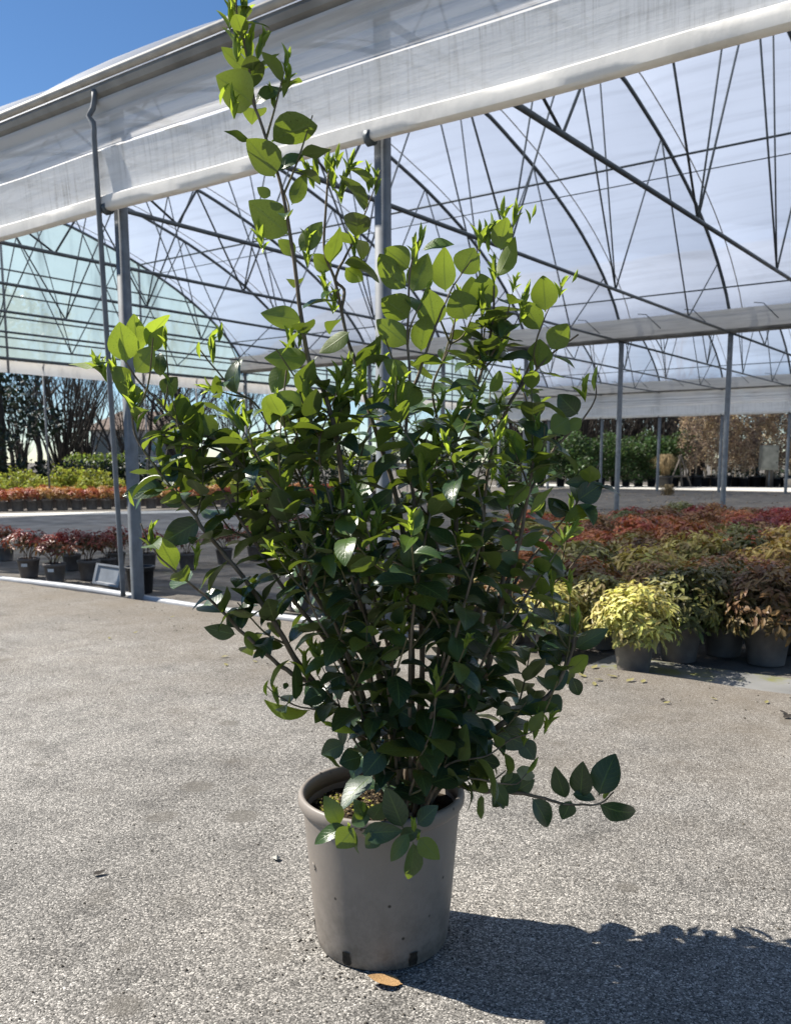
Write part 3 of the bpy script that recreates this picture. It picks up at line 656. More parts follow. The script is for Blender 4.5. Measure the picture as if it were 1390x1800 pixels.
# --- stems: px polyline with depth offset, base radius, where leaves start (fraction), density
ROOT = (700, 1397)
ST = [
 ([(705,1397,-.01),(690,1300,-.03),(665,1180,-.05),(640,1080,-.06),(623,1005,-.07),(611,949,-.07),(601,840,-.07),(590,760,-.07),(570,690,-.07),(545,640,-.07),(530,560,-.06),(522,497,-.06),(513,430,-.06),(495,330,-.06),(470,250,-.06),(455,205,-.06),(446,182,-.06),(438,120,-.06),(426,60,-.06),(416,25,-.06)], .0085, .25, .55),
 ([(712,1396,.02),(722,1250,.02),(722,1100,.02),(710,950,.01),(690,850,0),(655,742,0),(645,710,0),(630,650,0),(612,600,0),(600,545,0),(588,490,0),(570,440,.0),(574,350,0),(578,300,.0)], .0085, .3, .55),
 ([(600,545,0),(605,510,.01),(590,488,.0),(628,410,.01),(648,360,.02),(668,300,.02)], .0035, .35, .6),
 ([(735,1390,.0),(742,1200,.0),(738,1050,-.02),(730,900,-.03),(713,780,-.03),(720,670,-.03),(716,600,-.02),(718,540,-.02),(720,480,-.02),(733,425,-.02)], .007, .3, .8),
 ([(722,690,-.02),(735,660,-.01),(758,593,.0),(785,526,.02),(812,481,.03),(845,430,.04)], .0035, .2, .35),
 ([(745,1390,.03),(800,1280,.06),(838,1150,.08),(846,1000,.08),(850,900,.08),(862,800,.07),(894,711,.06),(942,650,.05),(975,617,.04),(1016,588,.03)], .0075, .28, .85),
 ([(894,711,.06),(925,655,.06),(945,590,.05),(962,548,.05),(985,505,.05),(1003,485,.05)], .003, .3, .4),
 ([(740,1392,-.02),(780,1345,-.03),(817,1280,-.05),(849,1197,-.07),(867,1132,-.08),(880,1060,-.09),(900,1000,-.1),(914,945,-.1),(924,888,-.1),(935,826,-.1),(940,790,-.1)], .010, .35, .7),
 ([(735,1394,-.04),(784,1362,-.05),(828,1327,-.06),(882,1271,-.06),(923,1247,-.05),(958,1227,-.04),(985,1190,-.03),(1003,1150,-.02),(1010,1110,-.01)], .011, .25, 1.0),
 ([(780,1372,-.05),(840,1388,-.05),(900,1392,-.05),(940,1400,-.04),(1000,1413,-.04),(1050,1413,-.03),(1078,1392,-.03)], .006, 2, 0),
 ([(868,1125,-.06),(885,1010,-.02),(915,900,.0),(964,805,.01),(996,765,.01),(1023,738,.02),(1046,700,.02),(1045,662,.02)], .0055, .25, .6),
 ([(872,1090,-.03),(920,1000,.02),(985,920,.02),(1030,860,.0),(1052,815,-.0)], .004, .2, .8),
 ([(690,1396,.0),(640,1230,.0),(590,1110,.0),(540,1020,-.01),(490,930,-.02),(452,853,-.03),(419,813,-.03),(385,777,-.03),(312,743,-.03),(278,704,-.03),(242,667,-.03),(218,632,-.03)], .0075, .42, .8),
 ([(697,1395,-.03),(660,1330,-.04),(600,1260,-.06),(552,1200,-.08),(520,1160,-.08),(497,1119,-.09),(473,1080,-.09),(436,1026,-.09),(395,975,-.08),(357,928,-.08),(340,903,-.08),(301,858,-.07),(267,811,-.07),(238,765,-.06),(232,720,-.06)], .0085, .32, .75),
 ([(552,1202,-.08),(514,1186,-.1),(460,1143,-.11),(423,1108,-.11),(380,1065,-.11),(330,1022,-.11),(285,985,-.11),(258,945,-.11),(248,920,-.11)], .005, .3, .85),
 ([(695,1394,-.01),(650,1270,-.03),(600,1165,-.05),(553,1100,-.06),(488,1020,-.06),(458,968,-.05),(419,909,-.05),(371,827,-.04),(352,795,-.04),(325,785,-.04)], .0075, .35, .75),
 ([(690,1395,.05),(665,1300,.09),(640,1110,.12),(600,1010,.13),(560,920,.13),(520,830,.12),(480,760,.1),(450,712,.1),(413,687,.09),(380,650,.08),(352,615,.08)], .0065, .3, .8),
 ([(680,1330,-.06),(650,1275,-.09),(620,1250,-.1),(570,1247,-.12),(530,1243,-.12),(490,1225,-.12),(468,1205,-.12)], .004, .15, 1.0),
 ([(695,1390,-.06),(640,1330,-.09),(610,1280,-.1),(590,1220,-.1),(565,1170,-.1)], .004, .15, 1.2),
 ([(705,1396,-.07),(695,1330,-.1),(690,1240,-.13),(690,1170,-.15),(693,1110,-.16),(700,1085,-.16)], .0045, .15, 1.1),
 ([(735,1390,-.03),(742,1290,-.06),(795,1222,-.08),(843,1180,-.1),(870,1150,-.11)], .005, .2, .9),
 ([(745,1392,.02),(775,1250,.04),(800,1100,.05),(802,950,.05),(798,826,.05),(800,762,.05),(830,700,.05),(850,640,.04),(866,560,.04),(868,500,.04)], .009, .25, .85),
 ([(722,1392,-.04),(770,1200,-.1),(780,1130,-.14),(750,1060,-.18),(715,1000,-.2),(668,975,-.19),(645,930,-.18),(635,900,-.17)], .0045, .2, .9),
 ([(700,1392,.06),(640,1150,.1),(590,1000,.08),(550,880,.02),(510,790,-.04),(498,720,-.06),(503,660,-.06),(508,610,-.05)], .006, .3, .9),
 ([(715,1394,-.05),(680,1200,-.12),(640,1080,-.15),(600,960,-.15),(580,880,-.13),(560,790,-.12),(580,720,-.1),(596,680,-.1)], .005, .25, .9),
 ([(725,1394,.06),(740,1200,.12),(750,1000,.14),(755,850,.14),(770,760,.13),(760,680,.1),(790,610,.08),(800,560,.06)], .007, .25, .9),
 ([(730,1394,.04),(790,1200,.12),(850,1050,.17),(900,950,.18),(930,850,.16),(940,760,.14),(920,690,.12)], .007, .25, .9),
 ([(725,1394,-.06),(760,1250,-.14),(800,1120,-.19),(830,1010,-.2),(850,920,-.19),(840,840,-.18),(862,790,-.17)], .005, .2, .9),
 ([(722,1394,-.05),(720,1220,-.13),(725,1090,-.17),(745,960,-.18),(760,870,-.16),(735,800,-.14),(700,740,-.12),(695,700,-.11)], .005, .2, .95),
 ([(715,1394,.05),(640,1180,.15),(560,1060,.18),(500,960,.17),(470,870,.15),(440,810,.13)], .006, .3, .8),
 ([(740,1394,.05),(830,1250,.14),(910,1120,.16),(960,1040,.14),(1000,1000,.1),(1030,960,.08)], .006, .25, .9),
 ([(850,640,.04),(880,600,.03),(905,570,.03),(915,545,.03)], .0028, .1, .9),
 ([(830,700,.05),(840,640,.04),(850,600,.03),(848,560,.03)], .0028, .1, .9),
 ([(730,1394,-.06),(780,1350,-.13),(850,1330,-.15),(900,1300,-.14),(940,1285,-.13)], .004, .15, 1.2),
 ([(735,1394,-.08),(775,1375,-.14),(840,1370,-.13),(900,1380,-.11),(925,1360,-.1)], .004, .1, 1.1),
 ([(720,1394,-.06),(705,1420,-.15),(665,1450,-.19),(620,1458,-.2)], .0035, 2, 0),
 ([(722,1394,-.06),(722,1430,-.16),(728,1462,-.2),(732,1472,-.21)], .0035, 2, 0),
 ([(700,1390,-.06),(670,1340,-.12),(650,1300,-.14),(625,1290,-.14)], .0035, .1, 1.3),
 ([(705,1390,-.08),(740,1330,-.15),(760,1280,-.17),(765,1230,-.18)], .0035, .1, 1.2),
] + [
 ([(712,1394,.05),(690,1180,.1),(650,1020,.12),(625,880,.12),(640,780,.1),(668,710,.08)], .0055, .35, .9),
 ([(735,1394,.03),(770,1150,-.04),(775,1000,-.08),(755,900,-.1),(765,820,-.1),(790,750,-.09)], .0055, .35, .9),
 ([(740,1394,.05),(815,1160,.1),(830,1000,.12),(815,880,.12),(840,780,.1),(870,720,.09)], .0055, .35, .9),
 ([(700,1394,-.02),(610,1150,-.1),(545,1000,-.14),(520,900,-.14),(470,830,-.12),(430,760,-.1)], .0055, .38, .85),
 ([(742,1394,-.04),(850,1160,-.13),(905,1080,-.14),(950,1010,-.12),(985,960,-.1)], .005, .35, .9),
 ([(705,1394,-.05),(600,1170,-.15),(555,1080,-.17),(530,1010,-.17),(545,940,-.16)], .005, .35, .9),
]
POLY = [(385,-40),(475,-40),(520,130),(560,190),(545,270),(610,250),(690,285),(695,360),(650,420),(660,440),(700,425),(735,390),(800,415),(870,342),(945,355),(925,430),(930,480),(1012,468),(1012,520),(1005,560),(1030,580),(1015,640),(985,690),(1030,645),(1062,640),(1048,735),(1010,775),(1055,800),(1085,850),(1050,920),(1020,960),(1030,1010),(1005,1060),(1060,1085),(1062,1125),(1022,1210),(990,1245),(955,1290),(945,1340),(935,1390),(865,1440),(800,1400),(790,1430),(560,1420),(560,1320),(590,1285),(540,1270),(460,1255),(455,1190),(515,1190),(450,1165),(358,1115),(335,1060),(275,1005),(238,920),(290,900),(212,870),(250,790),(222,710),(175,665),(118,640),(185,590),(230,540),(295,540),(305,640),(335,690),(360,650),(335,600),(392,562),(425,640),(458,700),(478,640),(455,545),(510,520),(500,455),(448,425),(438,350),(470,320),(425,240),(380,180)]
PV = np.array(POLY, float)
def inside(u, v):
    x, y = PV[:, 0], PV[:, 1]; x2, y2 = np.roll(x, -1), np.roll(y, -1)
    c = ((y > v) != (y2 > v)) & (u < (x2 - x) * (v - y) / (y2 - y + 1e-12) + x); return bool(c.sum() % 2)
HB = np.array([((h[0]+h[2])/2, (h[1]+h[3])/2) for h in HAND])
def put_leaf(base, axis, nrm, L, wr, age, var=None, shoot=False, wt=0):
    axis = axis / np.linalg.norm(axis); tip = base + axis * L
    u, v = proj(tip)
    if not inside(u, v): return False
    u2, v2 = proj(base + axis * L * .6)
    if not inside(u2, v2): return False
    if not shoot:
        top = v2 < 700 or (u2 > 960 and v2 > 1310) or v2 > 1400
        if top and np.min(np.hypot(HB[:, 0] - u2, HB[:, 1] - v2)) < 34: return False
        if u2 > 560 and u2 < 800 and v2 > 1395: return False
    leaves.append((frame(base, axis, nrm, L, L * wr / .5), rng.choice((0, 0, 1, 1, 2, 3, 4, 5)) if var is None else var, shoot, age, rng.random(), wt if wt else L * (1.2 - (base[1] - PY))))
    return True
UPV = np.array([0, 0, 1.])
def rnd_unit():
    v = np.array([rng.gauss(0, 1) for _ in range(3)]); return v / np.linalg.norm(v)
def shoot(p, d, size=1.0, n=None):
    """young bright shoot: short axis with small upright folded leaves"""
    d = d / np.linalg.norm(d); n = n or rng.randint(3, 5); h = .028 * size
    a0 = rng.uniform(0, 6.28); e = np.cross(d, rnd_unit()); e /= np.linalg.norm(e); f_ = np.cross(d, e)
    for i in range(n):
        for sgn in (0, math.pi):
            a = a0 + i * math.pi / 2 + sgn + rng.uniform(-.3, .3); rad = e * math.cos(a) + f_ * math.sin(a)
            b = p + d * h * i / max(1, n - 1)
            op = .42 - .32 * i / n + rng.uniform(-.08, .1)
            put_leaf(b, d + rad * op, d * .35 - rad, (.038 - .013 * i / n) * size * rng.uniform(.75, 1.2), rng.uniform(.27, .38), rng.uniform(.75, 1.0), rng.choice((0, 1)), True, 1e-3)
twigs = []
def leafy(P, r0, start, dens, lvl=0, tipage=.36, parent_r=None):
    """leaf pairs along a curve, side twigs, a shoot at the end"""
    L = np.concatenate([[0], np.cumsum(np.linalg.norm(np.diff(P, axis=0), axis=1))]); tot = L[-1]
    x = start * tot; k = 0; a0 = rng.uniform(0, 3.14)
    while x < tot * .99:
        p = np.array([np.interp(x, L, P[:, i]) for i in range(3)]); q = np.array([np.interp(min(x + .01, tot), L, P[:, i]) for i in range(3)])
        d = q - p; d = d / max(np.linalg.norm(d), 1e-9) if np.linalg.norm(d) > 1e-9 else UPV
        e = np.cross(d, [.3, .2, 1.]); e /= np.linalg.norm(e); f_ = np.cross(d, e)
        fr = x / tot; age = max(0., (fr - .55) / .45) * tipage + rng.uniform(0, .12)
        zc = (p[2] - .55); age += .10 * max(0, zc)
        pu_, pv_ = proj(p); keep = 1. if pv_ < 980 or pu_ < 520 else (.88 if pv_ < 1120 or pu_ > 800 else .6)
        for sgn in (0, math.pi):
            if rng.random() > min(.97, .5 + .42 * dens) * keep: continue
            a = a0 + k * math.pi / 2 + sgn + rng.uniform(-.35, .35); rad = e * math.cos(a) + f_ * math.sin(a)
            ax = d * rng.uniform(.3, .75) + rad + UPV * rng.uniform(-.35, .15)
            Ln = rng.uniform(.054, .09) * (1 - .25 * max(0, fr - .75) / .25) * (.92 if lvl else 1)
            nr = d * .75 + UPV * .55 - rad * .25 + rnd_unit() * .35
            put_leaf(p + rad * r0 * .5, ax, nr, Ln, rng.uniform(.5, .62), min(1, age))
            if lvl == 0 and fr > .25 and rng.random() < .24 * dens:
                tl = rng.uniform(.05, .13); dirv = d * .8 + rad * .8 + UPV * .3; dirv /= np.linalg.norm(dirv)
                mid = p + dirv * tl * .5 + rnd_unit() * .008; T = catmull([p, mid, p + (dirv + UPV * .25) * tl], 8)
                u_, v_ = proj(T[-1])
                if inside(u_, v_):
                    twigs.append((T, .0022)); leafy(T, .0018, .3, .9, 1, .42)
                    if rng.random() < .5 and T[-1][2] > .62: shoot(T[-1], T[-1] - T[-2], rng.uniform(.7, 1.0))
        x += rng.uniform(.030, .047) * (1 if lvl == 0 else .75) / max(.6, dens) ** .4; k += 1
first = True
for (pl, r0, start, dens) in ST:
    P = np.array([pxp(u, v, dy) for (u, v, dy) in pl])
    if pl[0][1] > 1380: P[0][2] = .262
    P = catmull(P, max(24, len(pl) * 7))
    w_ = np.array([(0, mnoise.noise((i * .35, r0 * 900, 1)) * .004, mnoise.noise((i * .3, 7, r0 * 700)) * .003) for i in range(len(P))]); w_[0] = 0
    P = P + w_
    if pl[0][1] > 1380:
        b0 = np.array([PX, PY, .262]) + (P[0] - [PX, PY, .262]) * .55; P = np.vstack([b0 - [0, 0, .02], P])
    n0 = len(twigs)
    if start < 1: leafy(P, r0, start, dens)
    rad = r0 * (1 - np.linspace(0, 1, len(P)) ** .8 * .78)
    mb = MB(); mb.tube(P, rad, 7); so = part('stem', mb, M['bark'], shrub)
    for (T, tr) in twigs[n0:]:
        mb = MB(); mb.tube(T, np.linspace(tr, tr * .5, len(T)), 5, False); part('twig', mb, M['twig'], so)
    if start < 1: shoot(P[-1], P[-1] - P[-3], 1.1)
# bright shoots seen one by one (px, size, lean)
SHOOTS = [(404,40,1,0,-.06),(428,35,1.1,.05,-.06),(417,92,1.3,0,-.06),(436,98,1.2,.1,-.06),(452,90,1.2,.25,-.06),(388,172,.9,-.2,-.06),(412,196,1,0,-.06),(498,158,1.,.3,-.05),(482,180,.8,-.1,-.05),
 (560,300,1.,-.2,0),(575,288,1.1,0,0),(592,282,1.1,.1,0),(608,300,1.,.3,0),(552,318,1.,-.3,0),(585,320,1.1,.05,.0),(600,345,1,.1,0),(648,325,1.,0,.02),(672,300,1.,.2,.02),(660,330,1,.1,.02),
 (540,455,1.2,.05,-.06),(462,432,1.,-.2,-.06),(575,515,1.1,-.1,0),(585,540,.9,.1,0),(622,440,1.,.1,.01),(735,425,1.3,.1,-.02),(728,455,1.1,.0,-.02),(885,375,1.1,0,.04),(902,385,1,.1,.04),(930,382,.9,.35,.05),(842,425,1.,0,.03),(858,430,1.,0,.04),
 (1002,490,.9,.5,.05),(982,512,.9,.2,.05),(914,556,1.1,.1,.05),(1016,588,1.1,.5,.03),(1044,668,1.4,.0,.02),(1028,690,1.2,-.1,.02),(192,615,1.2,-.4,-.03),(240,562,1.,.1,-.02),(188,655,1.2,-.4,-.03),(205,660,1.,-.1,-.03),(236,722,1.2,0,-.06),(352,615,1.1,-.2,.08),(368,600,1.2,.1,.08),(385,588,1.,.2,.08),(375,625,1.1,0,.08),
 (242,745,1.1,-.1,-.06),(280,800,1.,.1,-.07),(250,935,1.2,-.2,-.11),(266,955,1.,0,-.11),(318,800,1.2,-.1,-.04),(338,795,1.2,.2,-.04),(300,840,1.1,-.2,-.07),(310,845,1.1,.2,-.07),(638,920,1.4,-.1,-.17),(655,965,1.4,.1,-.18),(650,935,1.3,.3,-.17),
 (700,700,1.2,.1,-.11),(690,725,1.1,0,-.11),(596,690,1.2,0,-.1),(610,670,1.2,.1,-.1),(640,680,1.2,0,-.08),(625,700,1.2,.1,-.08),(655,700,1.,.2,-.08),(696,1095,1.3,0,-.16),(702,1115,1.1,.2,-.16),(470,1208,1.1,-.5,-.12),(490,1228,1.,-.3,-.12),(540,1180,1.2,-.1,-.1),(558,1172,1.2,.1,-.1),
 (938,1285,1.1,.2,-.13),(955,1278,1.,.4,-.13),(920,1300,.9,.1,-.13),(343,990,.9,.1,-.1),(515,620,1.,0,-.05),(525,600,.9,.2,-.05),(450,795,1.1,-.3,.1),(435,810,1.1,0,.1),(745,850,1.2,-.1,-.16),(760,790,1.,.1,-.12),(665,635,1.,0,-.02),(540,690,1.1,-.05,-.1),(505,990,1.,.1,-.06),(560,860,1.1,-.1,-.1)]
for (u, v, sz, lean, dy) in SHOOTS:
    p = pxp(u, v + 14 * sz, dy); shoot(p, np.array([lean, rng.uniform(-.2, .2), 1.]), sz * .98, rng.randint(3, 5))
    mb = MB(); T = catmull([p + np.array([-lean * .04, 0, -.04]), p + np.array([-lean*.015, 0, -.015]), p], 5)
for (u, v, sz, lean, dy) in ((640,1428,.7,0,-.2),(612,1462,.6,.1,-.21),(728,1462,1.0,-.1,-.22),(733,1478,.6,.2,-.22)):
    p = pxp(u, v, dy); d = np.array([lean, -.3, 1.]); d /= np.linalg.norm(d)
    for a in (0, 2.1, 4.2):
        ax = d + np.array([math.cos(a), math.sin(a), 0]) * .4
        leaves.append((frame(p, ax, np.array([math.cos(a), math.sin(a), 0]) * -1 + d * .3, .026 * sz * 1.2, .026 * sz), 0, True, .95, .3, 1e-3))
# the 300 largest leaves are parts of their own, the others one mass
order = sorted(range(len(leaves)), key=lambda i: -leaves[i][5]); single = order[:298]; rest = order[298:]
for i in single:
    Mx, var, sh, age, rnd_, wt = leaves[i]
    o = link('leaf', (SM if sh else LM)[var], shrub); o.matrix_local = Matrix.Translation(-shrub.location) @ Matrix(Mx.tolist())
    o.color = (age, rnd_, 0, 1)
def join_leaves(name, idx, parent):
    Vs, Fs, UVS, ag, rn, n = [], [], [], [], [], 0
    for i in idx:
        Mx, var, sh, age, rnd_, wt = leaves[i]; V, Fc, uv = (SV if sh else LV)[var]
        Vs.append(V @ Mx[:3, :3].T + Mx[:3, 3]); Fs += [tuple(j + n for j in f) for f in Fc]; UVS.append(uv); n += len(V)
        ag.append(np.full(len(V), age)); rn.append(np.full(len(V), rnd_))
    me = bpy.data.meshes.new(name); me.from_pydata(np.concatenate(Vs).tolist(), [], Fs); me.update()
    me.polygons.foreach_set('use_smooth', np.ones(len(me.polygons), bool)); me.materials.append(M['leaf_j'])
    lay = me.uv_layers.new(name='UVMap'); ix = np.empty(len(me.loops), int); me.loops.foreach_get('vertex_index', ix)
    lay.data.foreach_set('uv', np.concatenate(UVS)[ix].ravel())
    for nm, arr in (('age', ag), ('rnd', rn)):
        at = me.attributes.new(nm, 'FLOAT', 'POINT'); at.data.foreach_set('value', np.concatenate(arr))
    o = link(name, me, parent); o.location = -parent.location; return o
tag(join_leaves('small_leaves', [i for i in rest if not leaves[i][2]], shrub), kind='stuff')
tag(join_leaves('young_shoots', [i for i in rest if leaves[i][2]], shrub), 'bright yellow-green young shoots', kind='stuff')
print('LEAVES', len(leaves), 'shoot', sum(l[2] for l in leaves), 'twigs', len(twigs))

# ------------------------------------------------------------------ pots of low foliage plants (nandina) in and around the greenhouse
M['fol'] = foliage_mat('nandina_leaves', trans=.22)
M['npot'] = simple('small_taupe_pot', (.16, .14, .125), .55, .2, 20, .35)
M['npot_black'] = simple('black_plastic_pot', (.012, .013, .015), .45, .2, 20, .4)
M['sticker'] = simple('white_sticker', (.7, .7, .68), .6, .1, 90)
M['stemred'] = simple('thin_brown_stems', (.09, .05, .03), .8, .3, 40)
def leaflet(mb, b, ax, nr, L, wd):
    x = ax / np.linalg.norm(ax); n = nr - x * (nr @ x); n /= max(np.linalg.norm(n), 1e-6); y = np.cross(n, x)
    v = [b, b + x*L*.35 + y*wd - n*L*.03, b + x*L*.4 - n*L*.10, b + x*L*.35 - y*wd - n*L*.03, b + x*L*.72 + y*wd*.6 - n*L*.16, b + x*L*.72 - y*wd*.6 - n*L*.16, b + x*L - n*L*.36]
    mb.add(v, [(0, 2, 1), (0, 3, 2), (1, 2, 4), (2, 3, 5), (2, 5, 4), (4, 5, 6)])
def mound(seed, rx, h0, h1, tufts, Ls, sparse=0.):
    """tufts of drooping pointed leaflets over a mound; returns mesh with low / rnd attributes"""
    rg = random.Random(seed); mb = MB(); low = []; rn = []
    for k in range(tufts):
        a = rg.uniform(0, 6.283); e = math.asin(rg.uniform(-.25, 1.)); rr = (rg.random() ** (.25 if not sparse else .5))
        lump = 1 + .22 * mnoise.noise((math.cos(a)*1.6 + seed, math.sin(a)*1.6, e))
        p = np.array([rx*rr*lump*math.cos(a)*math.cos(e), rx*rr*lump*math.sin(a)*math.cos(e), h0 + (h1 - h0) * (.42 + .58 * math.sin(e) * rr * lump)])
        out = np.array([math.cos(a)*math.cos(e), math.sin(a)*math.cos(e), .7 + math.sin(e)]); out /= np.linalg.norm(out)
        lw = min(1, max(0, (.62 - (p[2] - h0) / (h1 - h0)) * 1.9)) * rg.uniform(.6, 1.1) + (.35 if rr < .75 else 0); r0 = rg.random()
        for j in range(rg.randint(6, 8)):
            b = rg.uniform(0, 6.283); e1 = np.cross(out, [.3, .9, .2]); e1 /= np.linalg.norm(e1); e2 = np.cross(out, e1)
            rad = e1*math.cos(b) + e2*math.sin(b); ax = rad + out * rg.uniform(-.1, .8) + np.array([0, 0, -.35])
            L = Ls * rg.uniform(.6, 1.25); leaflet(mb, p + rad * .006 + np.array([rg.gauss(0, .008), rg.gauss(0, .008), rg.gauss(0, .008)]), ax, out + rad * -.3, L, L * rg.uniform(.15, .21))
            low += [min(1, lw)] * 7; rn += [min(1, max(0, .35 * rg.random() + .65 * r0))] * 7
    me = mb.mesh('foliage', M['fol'], False)
    for nm, arr in (('low', low), ('rnd', rn)):
        at = me.attributes.new(nm, 'FLOAT', 'POINT'); at.data.foreach_set('value', np.array(arr, float))
    return me
def potmesh(name, r1, r0, h, mat, n=20):
    mb = MB(); mb.lathe([(0, .004), (r0, 0), (r0*1.01, .004), (r1*.95, h*.84), (r1, h*.845), (r1*1.01, h*.99), (r1*.99, h), (r1*.93, h*.99), (r1*.9, h*.8), (0, h*.8)], n); me = mb.mesh(name, mat); return me
POT_S = potmesh('pot', .088, .066, .155, M['npot']); POT_M = potmesh('pot', .125, .1, .2, M['npot']); POT_K = potmesh('pot', .105, .085, .2, M['npot_black'])
def stemmesh(seed, h0, h1, r, n=9):
    rg = random.Random(seed); mb = MB()
    for i in range(n):
        a = rg.uniform(0, 6.28); q = rg.uniform(.3, 1) * r
        mb.tube([(rg.gauss(0, .02), rg.gauss(0, .02), h0 - .03), (q*.4*math.cos(a), q*.4*math.sin(a), h0 + (h1-h0)*.5), (q*math.cos(a), q*math.sin(a), h1)], .003, 4, False)
    return mb.mesh('stems', M['stemred'])
DENSE = [mound(100 + i, .205, .12, .38, 140, .047) for i in range(5)]
SPARSE = [mound(200 + i, .19, .19, .40, 80, .045, 1.) for i in range(3)]
TALL = [mound(150 + i, .178, .06, .385, 230, .042) for i in range(3)]
DST = [stemmesh(1, .14, .26, .12), stemmesh(2, .14, .26, .12)]
def plant(kind, x, y, z, col, label, group, sc=1., pot=None, fol=None, rz=None):
    rg = rng; r = thing('potted_nandina', (x, y, z), label, 'potted plant', group); r.rotation_euler = (0, 0, rg.uniform(0, 6.28) if rz is None else rz); r.scale = (sc,)*3
    link('pot', pot or POT_S, r)
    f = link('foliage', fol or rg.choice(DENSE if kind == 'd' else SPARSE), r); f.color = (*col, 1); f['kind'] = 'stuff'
    if kind != 'd': link('stems', rg.choice(DST), r)
    return r
CRED, CORA, CBRN, CYEL, COLV = (.19, .022, .02), (.29, .085, .03), (.19, .085, .035), (.5, .45, .13), (.15, .14, .04)
rng = random.Random(41)
# front edge, by hand: (px, py of pot foot, colour, kind, label)
FR = [(968,1150,CYEL,'golden yellow potted nandina half hidden by the shrub at the edge of the bed',1.02),(1112,1181,CYEL,'brightest pale yellow potted nandina with its taupe pot standing on the concrete edge',1.1),
      (1192,1160,COLV,'dark green leafy potted nandina right beside the pale yellow one',1.25),(1345,1166,(.2,.1,.04),'olive and bronze potted nandina above the wet drainage strip',1.3),(1270,1150,(.17,.13,.04),'dark green potted nandina between the bronze one and the leafy green one',1.25),
      (1055,1138,(.3,.26,.08),'dull yellow potted nandina squeezed between the two bright yellow ones',1.05),(1230,1118,(.24,.12,.05),'copper tinted potted nandina behind the dark green pair',1.15),(1320,1120,(.27,.1,.05),'rusty red potted nandina behind the olive and bronze one',1.15),(1150,1112,(.22,.13,.05),'bronze potted nandina just behind the brightest yellow one',1.1),(1412,1150,(.2,.12,.05),'bronze potted nandina at the corner of the drainage strip',1.3)]
occ = []
for (u, v, col, lab, sc) in FR:
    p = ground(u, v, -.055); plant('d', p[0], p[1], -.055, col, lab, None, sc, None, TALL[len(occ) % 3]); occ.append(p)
# the block behind, in staggered rows
LAB = {0: 'deep red potted nandina in the massed bed under the greenhouse roof', 1: 'orange-red potted nandina in the massed bed under the greenhouse roof', 2: 'brownish bronze potted nandina in the massed bed under the greenhouse roof', 3: 'yellow-green potted nandina in the massed bed under the greenhouse roof', 4: 'dull green potted nandina in the massed bed under the greenhouse roof'}
j = 0
for i in range(22):
    s_ = .36 + i * .385
    for k in range(26):
        u_ = 1.2 - k * .40 - (i % 2) * .16 - i * .02
        p = G(u_ + rng.uniform(-.07, .07), s_ + rng.uniform(-.07, .07), -.055); a, b = proj(p + [0, 0, .3])
        if a < 838 + 12 * rng.random() or a > 1480 or p[1] > 10.9 or (p[1] > 9.6 and a < 950): continue
        if any(np.hypot(p[0]-q[0], p[1]-q[1]) < .3 for q in occ): continue
        nz = mnoise.noise((p[0] * .8, p[1] * .55, 3)) + .45 * mnoise.noise((p[0] * 2.3, p[1] * 2.3, 9))
        c_ = rng.random()
        fr_ = (p[1] - 4) / 6
        if a > 1320 and 890 < b < 945: q = 0
        elif a > 1330 and 960 < b < 1040: q = 3
        elif fr_ < .3: q = 3 if c_ < .16 else (4 if c_ < .34 else (2 if c_ < .7 else 1))
        elif nz > .22: q = 3 if c_ < .25 else (2 if c_ < .7 else 1)
        elif nz > -.02: q = 2 if c_ < .5 else (1 if c_ < .9 else 4)
        elif nz > -.25: q = 1 if c_ < .55 else (2 if c_ < .85 else 4)
        else: q = 0 if c_ < .6 else (4 if c_ > .85 else 1)
        cc = [CRED, CORA, CBRN, (.33, .25, .07), COLV][q]
        bm_ = rng.uniform(.65, 1.45); cc = tuple(x * bm_ * rng.uniform(.85, 1.15) for x in cc)
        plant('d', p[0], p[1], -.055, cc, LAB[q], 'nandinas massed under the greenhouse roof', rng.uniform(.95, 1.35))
        j += 1
print('block', j)
# red ones on the left inside the front edge; pots show
LF = [(52,1014,CRED,1.05),(98,1023,CRED,1.),(158,1018,CRED,1.05),(128,1002,(.2,.02,.02),.95),(205,1000,CRED,1.),(190,1008,(.16,.02,.02),.9),(260,1000,(.22,.03,.02),.95),(12,985,(.25,.04,.02),.9),(330,1000,(.18,.02,.02),.95),(395,990,CRED,.95),(450,985,(.2,.03,.02),1.),(520,962,CRED,1.)]
for i, (u, v, col, sc) in enumerate(LF):
    p = ground(u, v, -.055); r = plant('s', p[0], p[1], -.055, col, 'dark red leggy potted nandina standing on dark ground behind the drain pipe', 'dark red nandinas along the front edge', sc, rz=0)
    if i in (0, 1):
        mb = MB(); hh = .105
        for k in range(5):
            a = R(-104 + k * 8); rr = .0865
            mb.add([(rr*math.cos(a), rr*math.sin(a), hh - .013)], []); mb.add([(rr*math.cos(a)*1.012, rr*math.sin(a)*1.012, hh + .013)], [])
        me = mb; me.f = [(2*k, 2*k+2, 2*k+3, 2*k+1) for k in range(4)]
        link('sticker', me.mesh('sticker', M['sticker']), r)
        r['label'] = ('dark red potted nandina with a white sticker, pot taller and darker in shade' if i == 0 else 'dark red potted nandina with a white sticker, beside the pot of another stickered nandina')
# a few taupe pots with sparse greenery near the pipe behind the shrub
for (u, v, col) in ((524,1072,COLV),(585,1065,(.2,.14,.05)),(640,1048,(.3,.1,.04)),(700,1040,(.3,.12,.04)),(770,1075,(.25,.2,.06)),(830,1095,(.3,.1,.04)),(870,1120,(.22,.16,.05)),(610,1020,(.3,.08,.03))):
    p = ground(u, v, -.055); plant('s', p[0], p[1], -.055, col, 'sparse potted nandina between the ground pipe and the shrub', 'sparse nandinas behind the shrub', 1.0)
